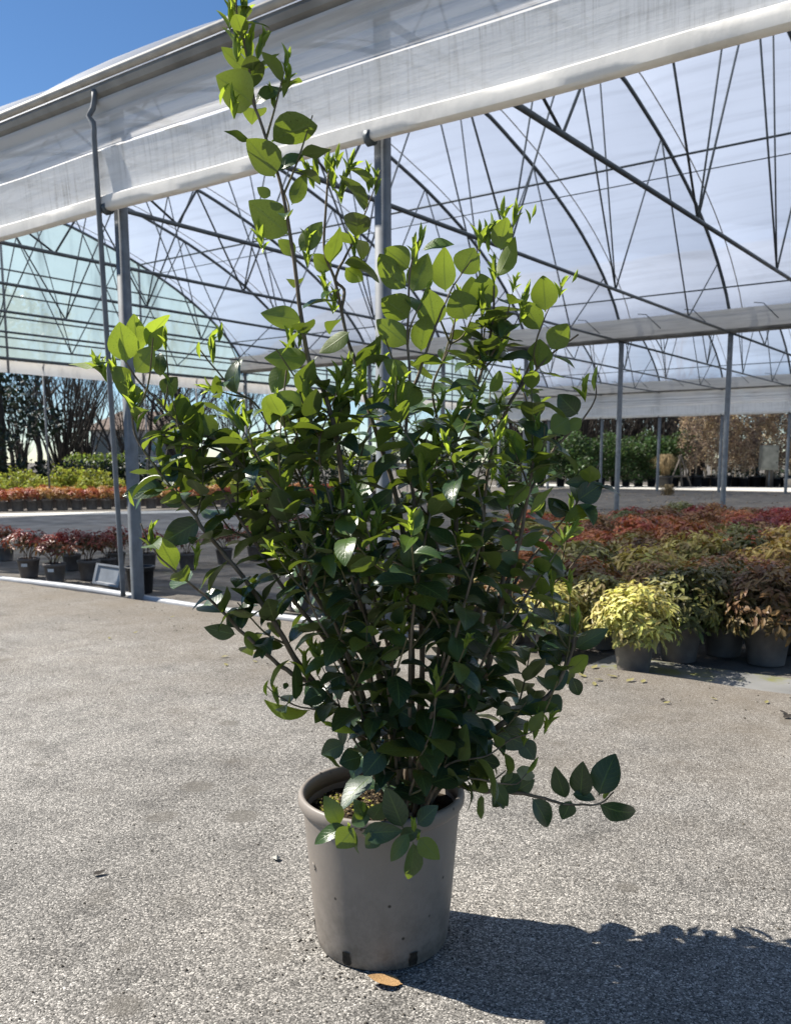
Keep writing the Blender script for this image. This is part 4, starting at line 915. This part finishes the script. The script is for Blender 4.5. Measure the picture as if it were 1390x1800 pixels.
# far row of orange nandinas in larger pots along the kerb, two deep
BIG = [mound(300 + i, .19, .17, .42, 80, .06) for i in range(3)]
for row in range(3):
    for k in range(26):
        u = -20 + k * 26 + row * 12; v = (898 - .021 * max(u, 0)) - row * 4.2
        p = ground(u, v, -.055)
        if u > 690: continue
        col = [(.4, .10, .03), (.36, .14, .04), (.42, .2, .05), (.3, .06, .03)][rng.randrange(4)]
        plant('d', p[0], p[1], -.055, col, 'orange-red potted nandina in the long row beyond the side road', 'orange nandinas beyond the side road', rng.uniform(.92, 1.12), POT_M, rng.choice(BIG))

# ------------------------------------------------------------------ leaning tray and black pot by the front column
p = ground(248, 1041, -.055); o = thing('plant_pot', (p[0], p[1], -.058), 'empty black plastic pot standing behind the front column', 'plant pot')
link('body', POT_K, o); mb = MB(); mb.lathe([(.106, .188), (.113, .19), (.114, .2), (.106, .202), (.098, .2), (.106, .188)], 24); link('rim', mb.mesh('rim', M['npot_black']), o)
a_, b_ = ground(165, 1026, -.05), ground(212, 1034, -.05)
ux = (b_ - a_); wdt = np.linalg.norm(ux); ux /= wdt; bk = np.array([-ux[1], ux[0], 0]); upv = bk * .28 + np.array([0, 0, .96])
def tpt(x, y, d): return a_ + ux * x * wdt + upv * y * .16 - np.cross(ux, upv) * -d
nr_ = np.cross(ux, upv); nr_ = nr_ if nr_[1] < 0 else -nr_
def tq(x, y, d): return a_ + ux * x * wdt + upv * y * .17 + nr_ * d
mb = MB(); rings = [(0, 0), (.012, .018), (.1, .018), (.16, .004)]
V = []
for ins, d in rings:
    for (x, y) in ((0, 0), (1, 0), (1, 1), (0, 1)): V.append(tq(ins + x * (1 - 2*ins), ins + y * (1 - 2*ins), d))
V += [tq(x, y, -.012) for (x, y) in ((0, 0), (1, 0), (1, 1), (0, 1))]
fs = [(i*4+j, i*4+(j+1) % 4, (i+1)*4+(j+1) % 4, (i+1)*4+j) for i in range(3) for j in range(4)] + [(12, 13, 14, 15), (19, 18, 17, 16)] + [(j, 16+j, 16+(j+1) % 4, (j+1) % 4) for j in range(4)]
mb.add(V, fs); tr = link('plant_tray', mb.mesh('plant_tray', simple('grey_plastic_tray', (.2, .215, .235), .35, .15, 12, .5), False)); tag(tr, 'grey plastic tray with raised border leaning against a pot by the drain pipe', 'tray')

# ------------------------------------------------------------------ litter on the concrete
M['dry'] = simple('dry_tan_leaf', (.5, .3, .13), .7, .5, 45, .3, bump=.3); M['litter'] = simple('yellow_litter_leaf', (.25, .22, .08), .8, .4, 60); M['dark_litter'] = simple('dark_litter', (.03, .024, .018), .9, .3, 60)
V, Fc, UVs = leaf_shape(-.5, .35, .12, .1, 0, .5, seed=8)
def litter(u, v, L, az, mat, lab, cat='dry leaf', grp=None, nm='fallen_leaf', tilt=.1):
    p = ground(u, v, 0.004); me = bpy.data.meshes.get('litter_' + mat.name)
    if not me:
        me = bpy.data.meshes.new('litter_' + mat.name); me.from_pydata(V.tolist(), [], Fc); me.update(); me.polygons.foreach_set('use_smooth', np.ones(len(me.polygons), bool)); me.materials.append(mat)
    o = link(nm, me); o.location = (p[0], p[1], .0045); o.scale = (L, L, L * .6); o.rotation_euler = (rng.uniform(-.06, .06), -.02, az); return tag(o, lab, cat, grp)
litter(707, 1730, .066, R(172), M['dry'], 'curled tan dry leaf lying in front of the pot')
for (u, v, L, a) in ((235,1113,.03,1.),(193,1123,.03,2.),(388,1155,.04,.3),(444,1150,.04,1.2),(452,1164,.03,2.5),(1005,1178,.05,.4),(1030,1190,.05,2.2),(1060,1195,.045,3.3),(1045,1205,.04,1.5),(1085,1190,.05,2.9),(1100,1198,.05,.6),(1128,1200,.04,1.1),(985,1165,.05,2.),(1040,1175,.05,.9),(1165,1236,.03,.2),(1260,1230,.03,2.4),(1345,1236,.03,1.),(400,1170,.035,2.2),(500,1165,.03,.2),(300,1085,.03,1.)):
    litter(u, v, L, a, M['litter'], 'small yellowish fallen leaf on the concrete', 'dry leaf', 'small fallen leaves on the concrete')
for (u, v, L, a) in ((1376,1262,.05,.5),(1384,1256,.04,2.),(1162,1232,.03,1.),(163,1538,.03,.5),(468,1168,.02,1.),(500,1408,.012,.4),(510,1422,.01,1.2),(210,1540,.01,.2),(395,1195,.015,.2)):
    litter(u, v, L, a, M['dark_litter'], 'dark shrivelled scrap of leaf on the concrete', 'leaf scrap', 'dark scraps on the concrete', 'leaf_scrap')
p = ground(487, 1512); mb = MB(); rg = random.Random(3)
blob(mb, (p[0], p[1], .006), .011, rg, .8); blob(mb, (p[0] - .006, p[1] + .004, .005), .008, rg, .8)
tag(link('pebble', mb.mesh('pebble', simple('pale_pebble', (.5, .48, .42), .9, .3, 80), False)), 'small pale broken pebble on the concrete left of the pot', 'pebble')

# ------------------------------------------------------------------ leaf litter on the greenhouse floor
mb = MB(); rg = random.Random(8)
for _ in range(2600):
    u, v = rg.uniform(860, 1420), rg.uniform(866, 905); p = ground(u, v, -.054)
    if mnoise.noise((p[0] * .5, p[1] * .5, 4)) < -.05 + .3 * rg.random() - .2: continue
    a = rg.uniform(0, 6.28); L = rg.uniform(.03, .07); x = np.array([math.cos(a), math.sin(a), rg.uniform(-.1, .4)]); y = np.array([-x[1], x[0], 0]) * .35
    p = p + [0, 0, .004]; mb.add([p, p + x*L*.5 + y*L, p + x*L, p + x*L*.5 - y*L], [(0, 1, 2, 3)])
tag(link('leaf_litter', mb.mesh('leaf_litter', simple('tan_leaf_litter', (.34, .24, .14), .9, .5, 3), False)), 'scattered tan leaf litter on the greenhouse floor', kind='stuff', cat='leaf litter')

# ------------------------------------------------------------------ background plants
def leafcloud(seed, pts, Ls, mat, name, flat=.35, lowf=None):
    """small leaf faces at the given points; attributes low / rnd for the foliage material"""
    rg = random.Random(seed); V = []; Fc = []; low = []; rn = []
    for i, (p, lw) in enumerate(pts):
        L = Ls * rg.uniform(.6, 1.3); a = np.array([rg.gauss(0, 1), rg.gauss(0, 1), rg.gauss(-.2, .7)]); a /= np.linalg.norm(a)
        b = np.cross(a, [rg.gauss(0, 1), rg.gauss(0, 1), rg.gauss(0, 1)]); b /= max(np.linalg.norm(b), 1e-6); n0 = len(V)
        V += [p, p + a*L*.5 + b*L*flat, p + a*L, p + a*L*.5 - b*L*flat]; Fc += [(n0, n0+1, n0+2, n0+3)]
        r_ = rg.random(); low += [lw]*4; rn += [r_]*4
    me = bpy.data.meshes.new(name); me.from_pydata([tuple(v) for v in V], [], Fc); me.update(); me.materials.append(mat)
    for nm, arr in (('low', low), ('rnd', rn)):
        at = me.attributes.new(nm, 'FLOAT', 'POINT'); at.data.foreach_set('value', np.array(arr, float))
    return me
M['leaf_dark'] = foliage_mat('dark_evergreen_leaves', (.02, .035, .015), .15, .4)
M['leaf_dry'] = foliage_mat('withered_brown_leaves', (.12, .085, .06), .3, .7)
M['leaf_lime'] = foliage_mat('yellow_green_leaves', (.06, .09, .02), .3, .5)
M['bark_dark'] = bark_mat('dark_tree_bark', (.03, .025, .02), (.075, .062, .05), 12)
M['bark_pale'] = bark_mat('pale_young_bark', (.2, .165, .12), (.34, .29, .22), 20)
def branching(seed, h, r, levels, spread, n0=4, lean=0, upw=.5, first=.3):
    """trunk mesh and fine-twig mesh of a leafless tree"""
    rg = random.Random(seed); tr, tw = MB(), MB(); tips = []
    def grow(p, d, L, r, lv):
        pts = [p]; q = p.copy(); dd = d.copy()
        for i in range(4):
            dd = dd + np.array([rg.gauss(0, .13), rg.gauss(0, .13), rg.gauss(.03, .08)]); dd /= np.linalg.norm(dd); q = q + dd * L / 4; pts.append(q.copy())
        rr = np.linspace(r, r * .55, 5)
        (tr if lv <= 1 else tw).tube(pts, rr, 6 if lv <= 1 else 3, False)
        if lv >= levels: tips.append(pts[-1]); tips.append(pts[-2]); return
        k = n0 if lv == 0 else rg.randint(3, 5)
        for i in range(k):
            t = first + (1 - first) * (i + rg.random()) / k if lv == 0 else rg.uniform(.25, 1)
            j = min(3, int(t * 4)); b = pts[j] + (pts[j+1] - pts[j]) * (t * 4 - j)
            a = rg.uniform(0, 6.28); side = np.array([math.cos(a), math.sin(a), 0]); nd = dd * .55 + side * spread + np.array([0, 0, upw]); nd /= np.linalg.norm(nd)
            grow(b, nd, L * rg.uniform(.45, .68), max(r * .5 * (1 - .3 * t), .006), lv + 1)
    grow(np.zeros(3), np.array([lean, 0, 1.]), h * .62, r, 0)
    return tr.mesh('trunk', M['bark_dark']), (tw.mesh('branches', M['bark_dark']) if tw.v else None), tips
def bare(meshes, u, v, Y, sc, label, group=None, rz=0, name='bare_tree', cat='tree'):
    p = aty(u, v, Y); r = thing(name, (p[0], Y, -.06), label, cat, group); r.scale = (sc,)*3; r.rotation_euler = (0, 0, rz)
    link('trunk', meshes[0], r)
    if meshes[1]: tag(link('branches', meshes[1], r), kind='stuff')
    return r
BT = [branching(11, 9, .16, 4, .7, 7), branching(12, 9, .14, 4, .6, 7, .05), branching(13, 8, .13, 4, .8, 6, -.06)]
rng = random.Random(77)
LT = [(70, 44, 1.0, 0, 'bare tree with a straight dark trunk beside the dark evergreen'), (25, 50, .95, 1, None), (128, 52, .9, 2, None), (160, 47, .8, 0, None), (205, 60, .9, 1, None), (262, 46, .9, 2, 'bare tree with a leaning trunk behind the front column'), (290, 48, .95, 0, None), (330, 58, .9, 1, None), (362, 40, 1.05, 2, 'stout bare tree rising to the end wall beyond the side road'), (425, 62, .9, 0, None), (455, 58, .85, 1, None), (540, 60, .95, 2, None)]
for (u, Y, sc, k, lab) in LT:
    bare(BT[k], u, 830, Y, sc, lab or 'leafless dark tree in the belt beyond the orange nandinas', None if lab else 'leafless trees beyond the nandinas', rng.uniform(0, 6.28))
RT = [(1000, 62, 1.1, 0, None), (1030, 52, 1.25, 1, 'dark-trunked bare tree with a bent limb behind the laurels'), (1075, 66, 1.1, 1, None), (1112, 60, 1., 2, None), (1158, 50, 1.2, 0, 'thick straight bare trunk between the laurels and the brown hornbeams'), (1180, 66, 1.1, 1, None), (1240, 70, 1.1, 2, None), (1330, 66, 1.1, 1, None), (700, 60, 1., 0, None), (780, 64, 1., 2, None), (860, 62, 1., 1, None), (920, 66, 1.1, 0, None)]
for (u, Y, sc, k, lab) in RT:
    bare(BT[k], u, 830, Y, sc * .9, lab or 'leafless dark tree behind the far road', None if lab else 'leafless trees behind the far road', rng.uniform(0, 6.28))
# fan of bare rods (multi-stemmed hazels)
def rods(seed, n, h, spread):
    rg = random.Random(seed); mb, tw = MB(), MB()
    for i in range(n):
        a = rg.uniform(0, 6.28); q = rg.uniform(.1, spread); P = [np.array([rg.gauss(0, .12), rg.gauss(0, .12), 0])]
        hh = h * rg.uniform(.7, 1.05)
        for k in range(1, 6): P.append(np.array([math.cos(a) * q * hh * (k/5) ** 1.15, math.sin(a) * q * hh * (k/5) ** 1.15, hh * k / 5]) + np.array([rg.gauss(0, .05), rg.gauss(0, .05), 0]))
        mb.tube(P, np.linspace(.045, .012, 6), 5, False)
        for j in range(9):
            k = rg.uniform(1.2, 4.9); i0 = int(k); b = P[i0] + (P[i0+1] - P[i0]) * (k - i0) if i0 < 5 else P[5]
            c = rg.uniform(0, 6.28); L = rg.uniform(.3, .9); e = b + np.array([math.cos(c) * .5, math.sin(c) * .5, .8]) * L
            tw.tube([b, (b + e) / 2 + [rg.gauss(0, .04), rg.gauss(0, .04), 0], e], [.012, .009, .005], 3, False)
    return mb.mesh('trunk', M['bark_dark']), tw.mesh('branches', M['bark_dark']), []
HZ = [rods(1, 34, 5.6, .5), rods(2, 26, 5., .42)]
for (u, Y, k, sc, lab) in ((112, 33, 0, 1.05, 'wide fan of bare rods, a many-stemmed leafless shrub beyond the lime bushes'), (150, 38, 1, 1., None), (228, 40, 1, .9, None), (320, 38, 0, .85, None), (410, 42, 1, 1., None), (40, 40, 1, .9, None)):
    bare(HZ[k], u, 835, Y, sc, lab or 'many-stemmed bare shrub among the leafless trees', None if lab else 'bare shrubs among the leafless trees', rng.uniform(0, 6.28), 'bare_shrub', 'shrub')
for i in range(22):
    bare(HZ[i % 2], 900 + i * 15.5 + rng.uniform(-6, 6), 835, 44 + (i * 7 % 11), .95 + .25 * rng.random(), 'many-stemmed bare shrub in the thicket behind the laurels', 'bare thicket behind the laurels', rng.uniform(0, 6.28), 'bare_shrub', 'shrub')
# dark evergreen at the left edge and dark hedge below the trees
def crown_pts(seed, n, lobes):
    rg = random.Random(seed); out = []
    for _ in range(n):
        c, r = lobes[rg.randrange(len(lobes))]; d = np.array([rg.gauss(0, 1) for _ in range(3)]); d /= np.linalg.norm(d); q = rg.random() ** .33
        p = np.array(c) + d * np.array(r) * q * (1 + .2 * mnoise.noise(tuple(d * 2 + np.array(c)))); 
        if p[2] < .05: continue
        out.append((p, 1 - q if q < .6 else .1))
    return out
rg = random.Random(6)
lobes = [((rg.gauss(0, .85), rg.gauss(0, .8), 1.6 + i * .3), (.85, .85, .55)) for i in range(15)]
p = aty(4, 830, 27.); ev = thing('evergreen_tree', (p[0], 27., -.06), 'dense dark evergreen tree at the edge of the belt of bare trees', 'tree')
mb = MB(); mb.tube([(0, 0, 0), (.1, 0, 2), (0, .1, 4.5)], [.14, .1, .04], 7); link('trunk', mb.mesh('trunk', M['bark_dark']), ev)
f = link('crown', leafcloud(4, crown_pts(4, 5200, lobes), .16, M['leaf_dark'], 'crown'), ev); f.color = (.02, .032, .02, 1); f['kind'] = 'stuff'
for i, (u0, u1, Y, h) in enumerate(((-40, 130, 26, 1.05), (120, 260, 29, 1.0), (250, 420, 30, .9), (410, 640, 33, 1.0))):
    x0, x1 = aty(u0, 830, Y)[0], aty(u1, 830, Y)[0]; rg = random.Random(i)
    lob = [((x0 + (x1 - x0) * (k + .5) / 9, rg.gauss(0, .2), h * .45), (.5, .45, h * .6 * rg.uniform(.8, 1.2))) for k in range(9)]
    o = link('hedge', leafcloud(i, crown_pts(i, 2600, lob), .13, M['leaf_dark'], 'hedge')); o.location = (0, Y, -.06); o.color = (.02, .03, .018, 1)
    tag(o, ['low dark hedge behind the lime bushes below the evergreen', 'low dark hedge between the drain pipe column and the house', 'low dark hedge below the stout bare tree', 'low dark hedge below the bare trees behind the shrub'][i], 'hedge')
# lime bushes behind the orange row
def bush(seed, w, h, n):
    rg = random.Random(seed); lob = [((rg.gauss(0, w * .35), rg.gauss(0, w * .35), h * rg.uniform(.3, .8)), (w * .3, w * .3, h * .26)) for _ in range(9)]
    return leafcloud(seed, crown_pts(seed, n, lob), .07, M['leaf_lime'], 'foliage')
BM = [bush(51, .55, .72, 900), bush(52, .5, .66, 800), bush(53, .62, .8, 1000)]
for i, (u, v, sc) in enumerate(((6,884,1.),(24,886,.95),(42,883,1.05),(72,886,.92),(95,887,.8),(112,884,1.1),(132,884,1.15),(148,886,.95),(176,884,.9),(205,884,.8),(300,884,.85),(340,883,.9),(400,882,.85),(450,882,.9))):
    p = ground(u, v, -.055); r = thing('lime_bush', (p[0], p[1], -.055), 'yellow-green potted bush behind the orange nandina row', 'bush', 'lime bushes behind the orange row'); r.scale = (sc,)*3; r.rotation_euler = (0, 0, i * 1.7)
    f = link('foliage', BM[i % 3], r); f.color = (.3, .31, .05, 1); f['kind'] = 'stuff'; link('pot', POT_M, r)
for i, (u, Y) in enumerate(((190, 31), (172, 32), (215, 32), (150, 30))):
    p = aty(u, 830, Y); r = thing('lime_bush', (p[0], Y, -.06), 'rounded yellow-green bush on the bank in front of the house', 'bush', 'lime bushes before the house'); r.scale = (1.6, 1.6, 1.75)
    f = link('foliage', BM[i % 3], r); f.color = (.2, .25, .05, 1); f['kind'] = 'stuff'
# house far behind
Yh = 95.; a = aty(163, 830, Yh); b = aty(300, 830, Yh); x0, x1 = a[0], b[0]
hs = thing('house', ((x0 + x1) / 2, Yh, -.06), 'pale low house with a brown roof far behind the bare trees', 'house')
mb = MB(); mb.box((x0, Yh, -.06), (x1, Yh + 8, 4.5)); wall = part('wall', mb, simple('pale_render', (.42, .39, .36), .9, .15, .6), hs, False)
mb = MB(); e = .7; zt = 6.6; mb.add([(x0-e, Yh-e, 4.4), (x1+e, Yh-e, 4.4), (x1+e, Yh+8+e, 4.4), (x0-e, Yh+8+e, 4.4), (x0+2, Yh+4, zt), (x1-2, Yh+4, zt)], [(0, 1, 5, 4), (1, 2, 5), (2, 3, 4, 5), (3, 0, 4), (3, 2, 1, 0)]); part('roof', mb, simple('brown_tiles', (.2, .15, .12), .9, .3, 2), hs, False)
for k in range(4):
    xc = x0 + (x1 - x0) * (k + .5) / 4; mb = MB(); mb.box((xc - .7, Yh - .06, 1.7), (xc + .7, Yh + .05, 3.6)); w_ = part('window', mb, simple('window_dark_glass', (.06, .08, .1), .15, .1, 5, .6), wall, False)
# ---- right: laurels, hornbeams
def laurel(seed):
    rg = random.Random(seed); lob = [((rg.gauss(0, .3), rg.gauss(0, .25), .45 + 1.6 * rg.random()), (.42, .4, .36)) for _ in range(10)]
    return leafcloud(seed, crown_pts(seed, 1700, lob), .13, M['leaf_lime'], 'foliage', .28)
LR = [laurel(61), laurel(62), laurel(63)]
def hornbeam(seed):
    rg = random.Random(seed); pts = []; mb = MB()
    mb.tube([(0, 0, .2), (rg.gauss(0, .03), 0, 1.6), (rg.gauss(0, .05), 0, 3.3)], [.028, .02, .006], 6, False)
    for _ in range(60):
        z0 = rg.uniform(.55, 3.2); a = rg.uniform(0, 6.28); L = rg.uniform(.25, .5) * (1.15 - z0 / 5); e = np.array([math.cos(a) * L, math.sin(a) * L, z0 + rg.uniform(.2, .5)])
        mb.tube([(0, 0, z0), e], [.008, .003], 3, False)
        for _ in range(26):
            t = rg.uniform(.2, 1.1); pts.append((np.array([0, 0, z0]) * (1 - t) + e * t + np.array([rg.gauss(0, .06), rg.gauss(0, .06), rg.gauss(0, .06)]), rg.random() * .6))
    return mb.mesh('trunk', M['bark_pale']), leafcloud(seed, pts, .085, M['leaf_dry'], 'foliage', .3)
HBM = [hornbeam(71), hornbeam(72), hornbeam(73)]
POT_B = potmesh('pot', .21, .17, .36, M['npot_black']); POT_W = potmesh('pot', .2, .165, .34, simple('cream_pot', (.5, .46, .4), .6, .1, 8))
Yb = 34.0
for i, (u, dy) in enumerate(((985, .5), (1012, 0), (1035, .8), (1055, .2), (1080, .6), (1100, 0), (1122, .7), (1145, .2), (1165, .8), (1185, .3), (950, .2), (915, .6), (880, 0))):
    p = aty(u, 830, Yb + dy); r = thing('potted_laurel', (p[0], Yb + dy, -.05), 'glossy green potted laurel in the row beyond the far road', 'potted shrub', 'potted laurels beyond the far road'); r.rotation_euler = (0, 0, i * 2.1); s_ = .88 + .1 * math.sin(i * 2.3); r.scale = (s_,)*3
    f = link('foliage', LR[i % 3], r); f.color = (.055, .095, .032, 1); f['kind'] = 'stuff'; link('pot', POT_B, r)
for i, u in enumerate((1205, 1222, 1240, 1258, 1275, 1292, 1308, 1326, 1344, 1362, 1380, 1398, 1416, 1213, 1250, 1285, 1318, 1353, 1388)):
    dy = .2 * (i % 3) + (1.2 if i > 12 else 0)
    p = aty(u, 830, Yb + dy); r = thing('potted_hornbeam', (p[0], Yb + dy, -.05), 'tall narrow hornbeam with withered brown leaves in a black pot', 'potted tree', 'brown hornbeams beyond the far road'); r.rotation_euler = (0, 0, i * 1.3); s_ = 1.08 + .12 * math.sin(i * 1.9); r.scale = (s_,)*3
    tk, fo = HBM[i % 3]; link('trunk', tk, r); f = link('foliage', fo, r); f.color = [(.42, .31, .23, 1), (.36, .27, .22, 1), (.48, .38, .28, 1)][i % 3]; f['kind'] = 'stuff'; link('pot', POT_B, r)
p = aty(1386, 840, Yb - 1.); r = thing('plant_pot', (p[0], Yb - 1., -.05), 'cream plastic pot standing before the brown hornbeams', 'plant pot'); link('body', POT_W, r)
# straw-coloured grass in a dark pot, and a loose clump on the floor edge
def grass(seed, n, h, sp):
    rg = random.Random(seed); mb = MB()
    for _ in range(n):
        a = rg.uniform(0, 6.28); q = rg.uniform(.1, 1) * sp; b = np.array([rg.gauss(0, .06), rg.gauss(0, .06), 0]); hh = h * rg.uniform(.5, 1.1)
        d = np.array([math.cos(a), math.sin(a), 0]); s2 = np.array([-d[1], d[0], 0]) * .008
        m_ = b + d * q * .4 + [0, 0, hh]; e = b + d * q + [0, 0, hh * .7]; mb.add([b - s2, b + s2, m_ + s2, m_ - s2, e], [(0, 1, 2, 3), (3, 2, 4)])
    return mb.mesh('blades', simple('straw_blades%d' % seed, (.3, .22, .11), .8, .4, 6), False)
p = aty(1168, 840, Yb - 1.2); r = thing('potted_grass', (p[0], Yb - 1.2, -.05), 'straw coloured grass drooping from a dark tub before the laurels', 'potted grass'); b_ = link('blades', grass(1, 500, .8, .75), r); b_.location = (0, 0, .4); b_['kind'] = 'stuff'; q_ = link('pot', POT_B, r); q_.scale = (1.45, 1.45, 1.25)
p = ground(1174, 870, -.05); r = thing('grass_clump', (p[0], p[1], -.055), 'low dry brown grass clump at the rim of the far road', 'grass'); b_ = link('blades', grass(2, 200, .3, .35), r); b_['kind'] = 'stuff'
# meter box on a post
p = ground(1348, 856, -.05); Yb2 = p[1]; X = p[0]; k_ = Yb2 / F
M['box'] = simple('weathered_grey_box', (.26, .26, .22), .8, .25, 4); M['wood'] = bark_mat('weathered_post', (.1, .085, .07), (.2, .175, .15), 8)
zb, zt = HC + Yb2 * math.tan(math.atan((CY - 826) / F) - PITCH), HC + Yb2 * math.tan(math.atan((CY - 783) / F) - PITCH)
o = thing('meter_box', (X, Yb2, -.055), 'grey weathered meter box on a thick post before the brown hornbeams', 'meter box')
wbx = 15 * k_
mb = MB(); mb.box((X - wbx*1.33, Yb2 - .45, zb), (X + wbx*.55, Yb2 - .12, zt)); bx = part('cabinet', mb, M['box'], o, False)
mb = MB(); mb.box((X - wbx*1.22, Yb2 - .47, zb + .05), (X + wbx*.45, Yb2 - .452, zt - .05)); dr = part('door', mb, M['box'], bx, False)
for zz in (.3, .75):
    mb = MB(); mb.box((X + wbx*.28, Yb2 - .485, zb + (zt - zb)*zz - .025), (X + wbx*.36, Yb2 - .468, zb + (zt - zb)*zz + .025)); part('lock', mb, M['npot_black'], dr, False)
mb = MB(); mb.tube([(X + .06, Yb2 - .02, -.06), (X + .06, Yb2, 1.0), (X + .04, Yb2, zt)], [.16, .12, .11], 8); part('post', mb, M['wood'], o)
mb = MB(); mb.tube([(X - wbx*.25, Yb2 - .3, -.06), (X - wbx*.25, Yb2 - .3, zb)], .03, 6); part('conduit', mb, M['galv'], o)
# wooden frame leaning by the hornbeams
p = aty(1190, 840, Yb - .6); o = thing('wooden_frame', (p[0], Yb - .6, -.05), 'leaning wooden A-frame between the laurels and the brown hornbeams', 'wooden frame')
for (xa, za, xb, zb_) in ((-.35, 0, .15, 1.25), (.55, 0, .1, 1.25), (-.2, .42, .42, .42), (.2, 0, .05, 1.2)):
    mb = MB(); mb.tube([(p[0] + xa, Yb - .6, za - .05), (p[0] + xb, Yb - .5, zb_ - .05)], .03, 4); part('bar', mb, M['wood'], o, False)
# conifer screen further back on the right and evergreen undergrowth left of the laurels
for i, (u, Y, h, w_) in enumerate(((1270, 44, 4.6, 1.6), (1330, 46, 5.2, 1.7), (1395, 44, 5., 1.6), (1420, 40, 5., 1.5))):
    lob = [((random.Random(i*9+k).gauss(0, w_ * .3), 0, h * (k + .6) / 8), (w_ * (1 - k / 11), w_ * .8 * (1 - k / 11), h / 9)) for k in range(8)]
    p = aty(u, 830, Y); r = thing('evergreen_tree', (p[0], Y, -.06), 'dark evergreen tree standing behind the brown hornbeams', 'tree', 'dark evergreens behind the hornbeams')
    f = link('crown', leafcloud(80 + i, crown_pts(80 + i, 1800, lob), .2, M['leaf_dark'], 'crown'), r); f.color = (.022, .03, .018, 1); f['kind'] = 'stuff'
    mb = MB(); mb.tube([(0, 0, 0), (0, 0, h * .7)], [.12, .04], 6); link('trunk', mb.mesh('trunk', M['bark_dark']), r)
for i, (u, Y) in enumerate(((560, 44), (640, 46), (740, 45), (840, 46), (930, 44), (1000, 45))):
    lob = [((random.Random(i*7+k).gauss(0, 1.3), random.Random(i*5+k).gauss(0, .4), .5 + .25 * k), (.9, .6, .55)) for k in range(6)]
    p = aty(u, 830, Y); r = thing('undergrowth_bush', (p[0], Y, -.06), 'dark green bush among the far tree trunks', 'bush', 'dark bushes among the far trees')
    f = link('foliage', leafcloud(90 + i, crown_pts(90 + i, 1300, lob), .17, M['leaf_dark'], 'foliage'), r); f.color = (.03, .045, .02, 1); f['kind'] = 'stuff'

# grit and crumbs strewn over the apron, thicker round the pot and along the edge
mb = MB(); rg = random.Random(99)
for i in range(900):
    if i < 160:
        a = rg.uniform(0, 6.283); q = .122 + abs(rg.gauss(0, .05)); x, y = PX + q*math.cos(a), PY + q*math.sin(a)
    elif i < 520:
        g_ = G(rg.uniform(-6, 4), -.16 - abs(rg.gauss(0, .35))); x, y = g_[0], g_[1]
    else:
        g_ = ground(rg.uniform(0, 1390), rg.uniform(1080, 1795)); x, y = g_[0], g_[1]
    blob(mb, (x, y, .0012), rg.uniform(.0012, .0042) * (1.5 if i >= 160 and i < 520 else 1), rg, .6)
tag(link('grit', mb.mesh('grit', simple('dark_grit', (.1, .085, .065), .9, .7, 3), False)), 'dark grit and crumbs strewn over the concrete', 'grit', kind='stuff')
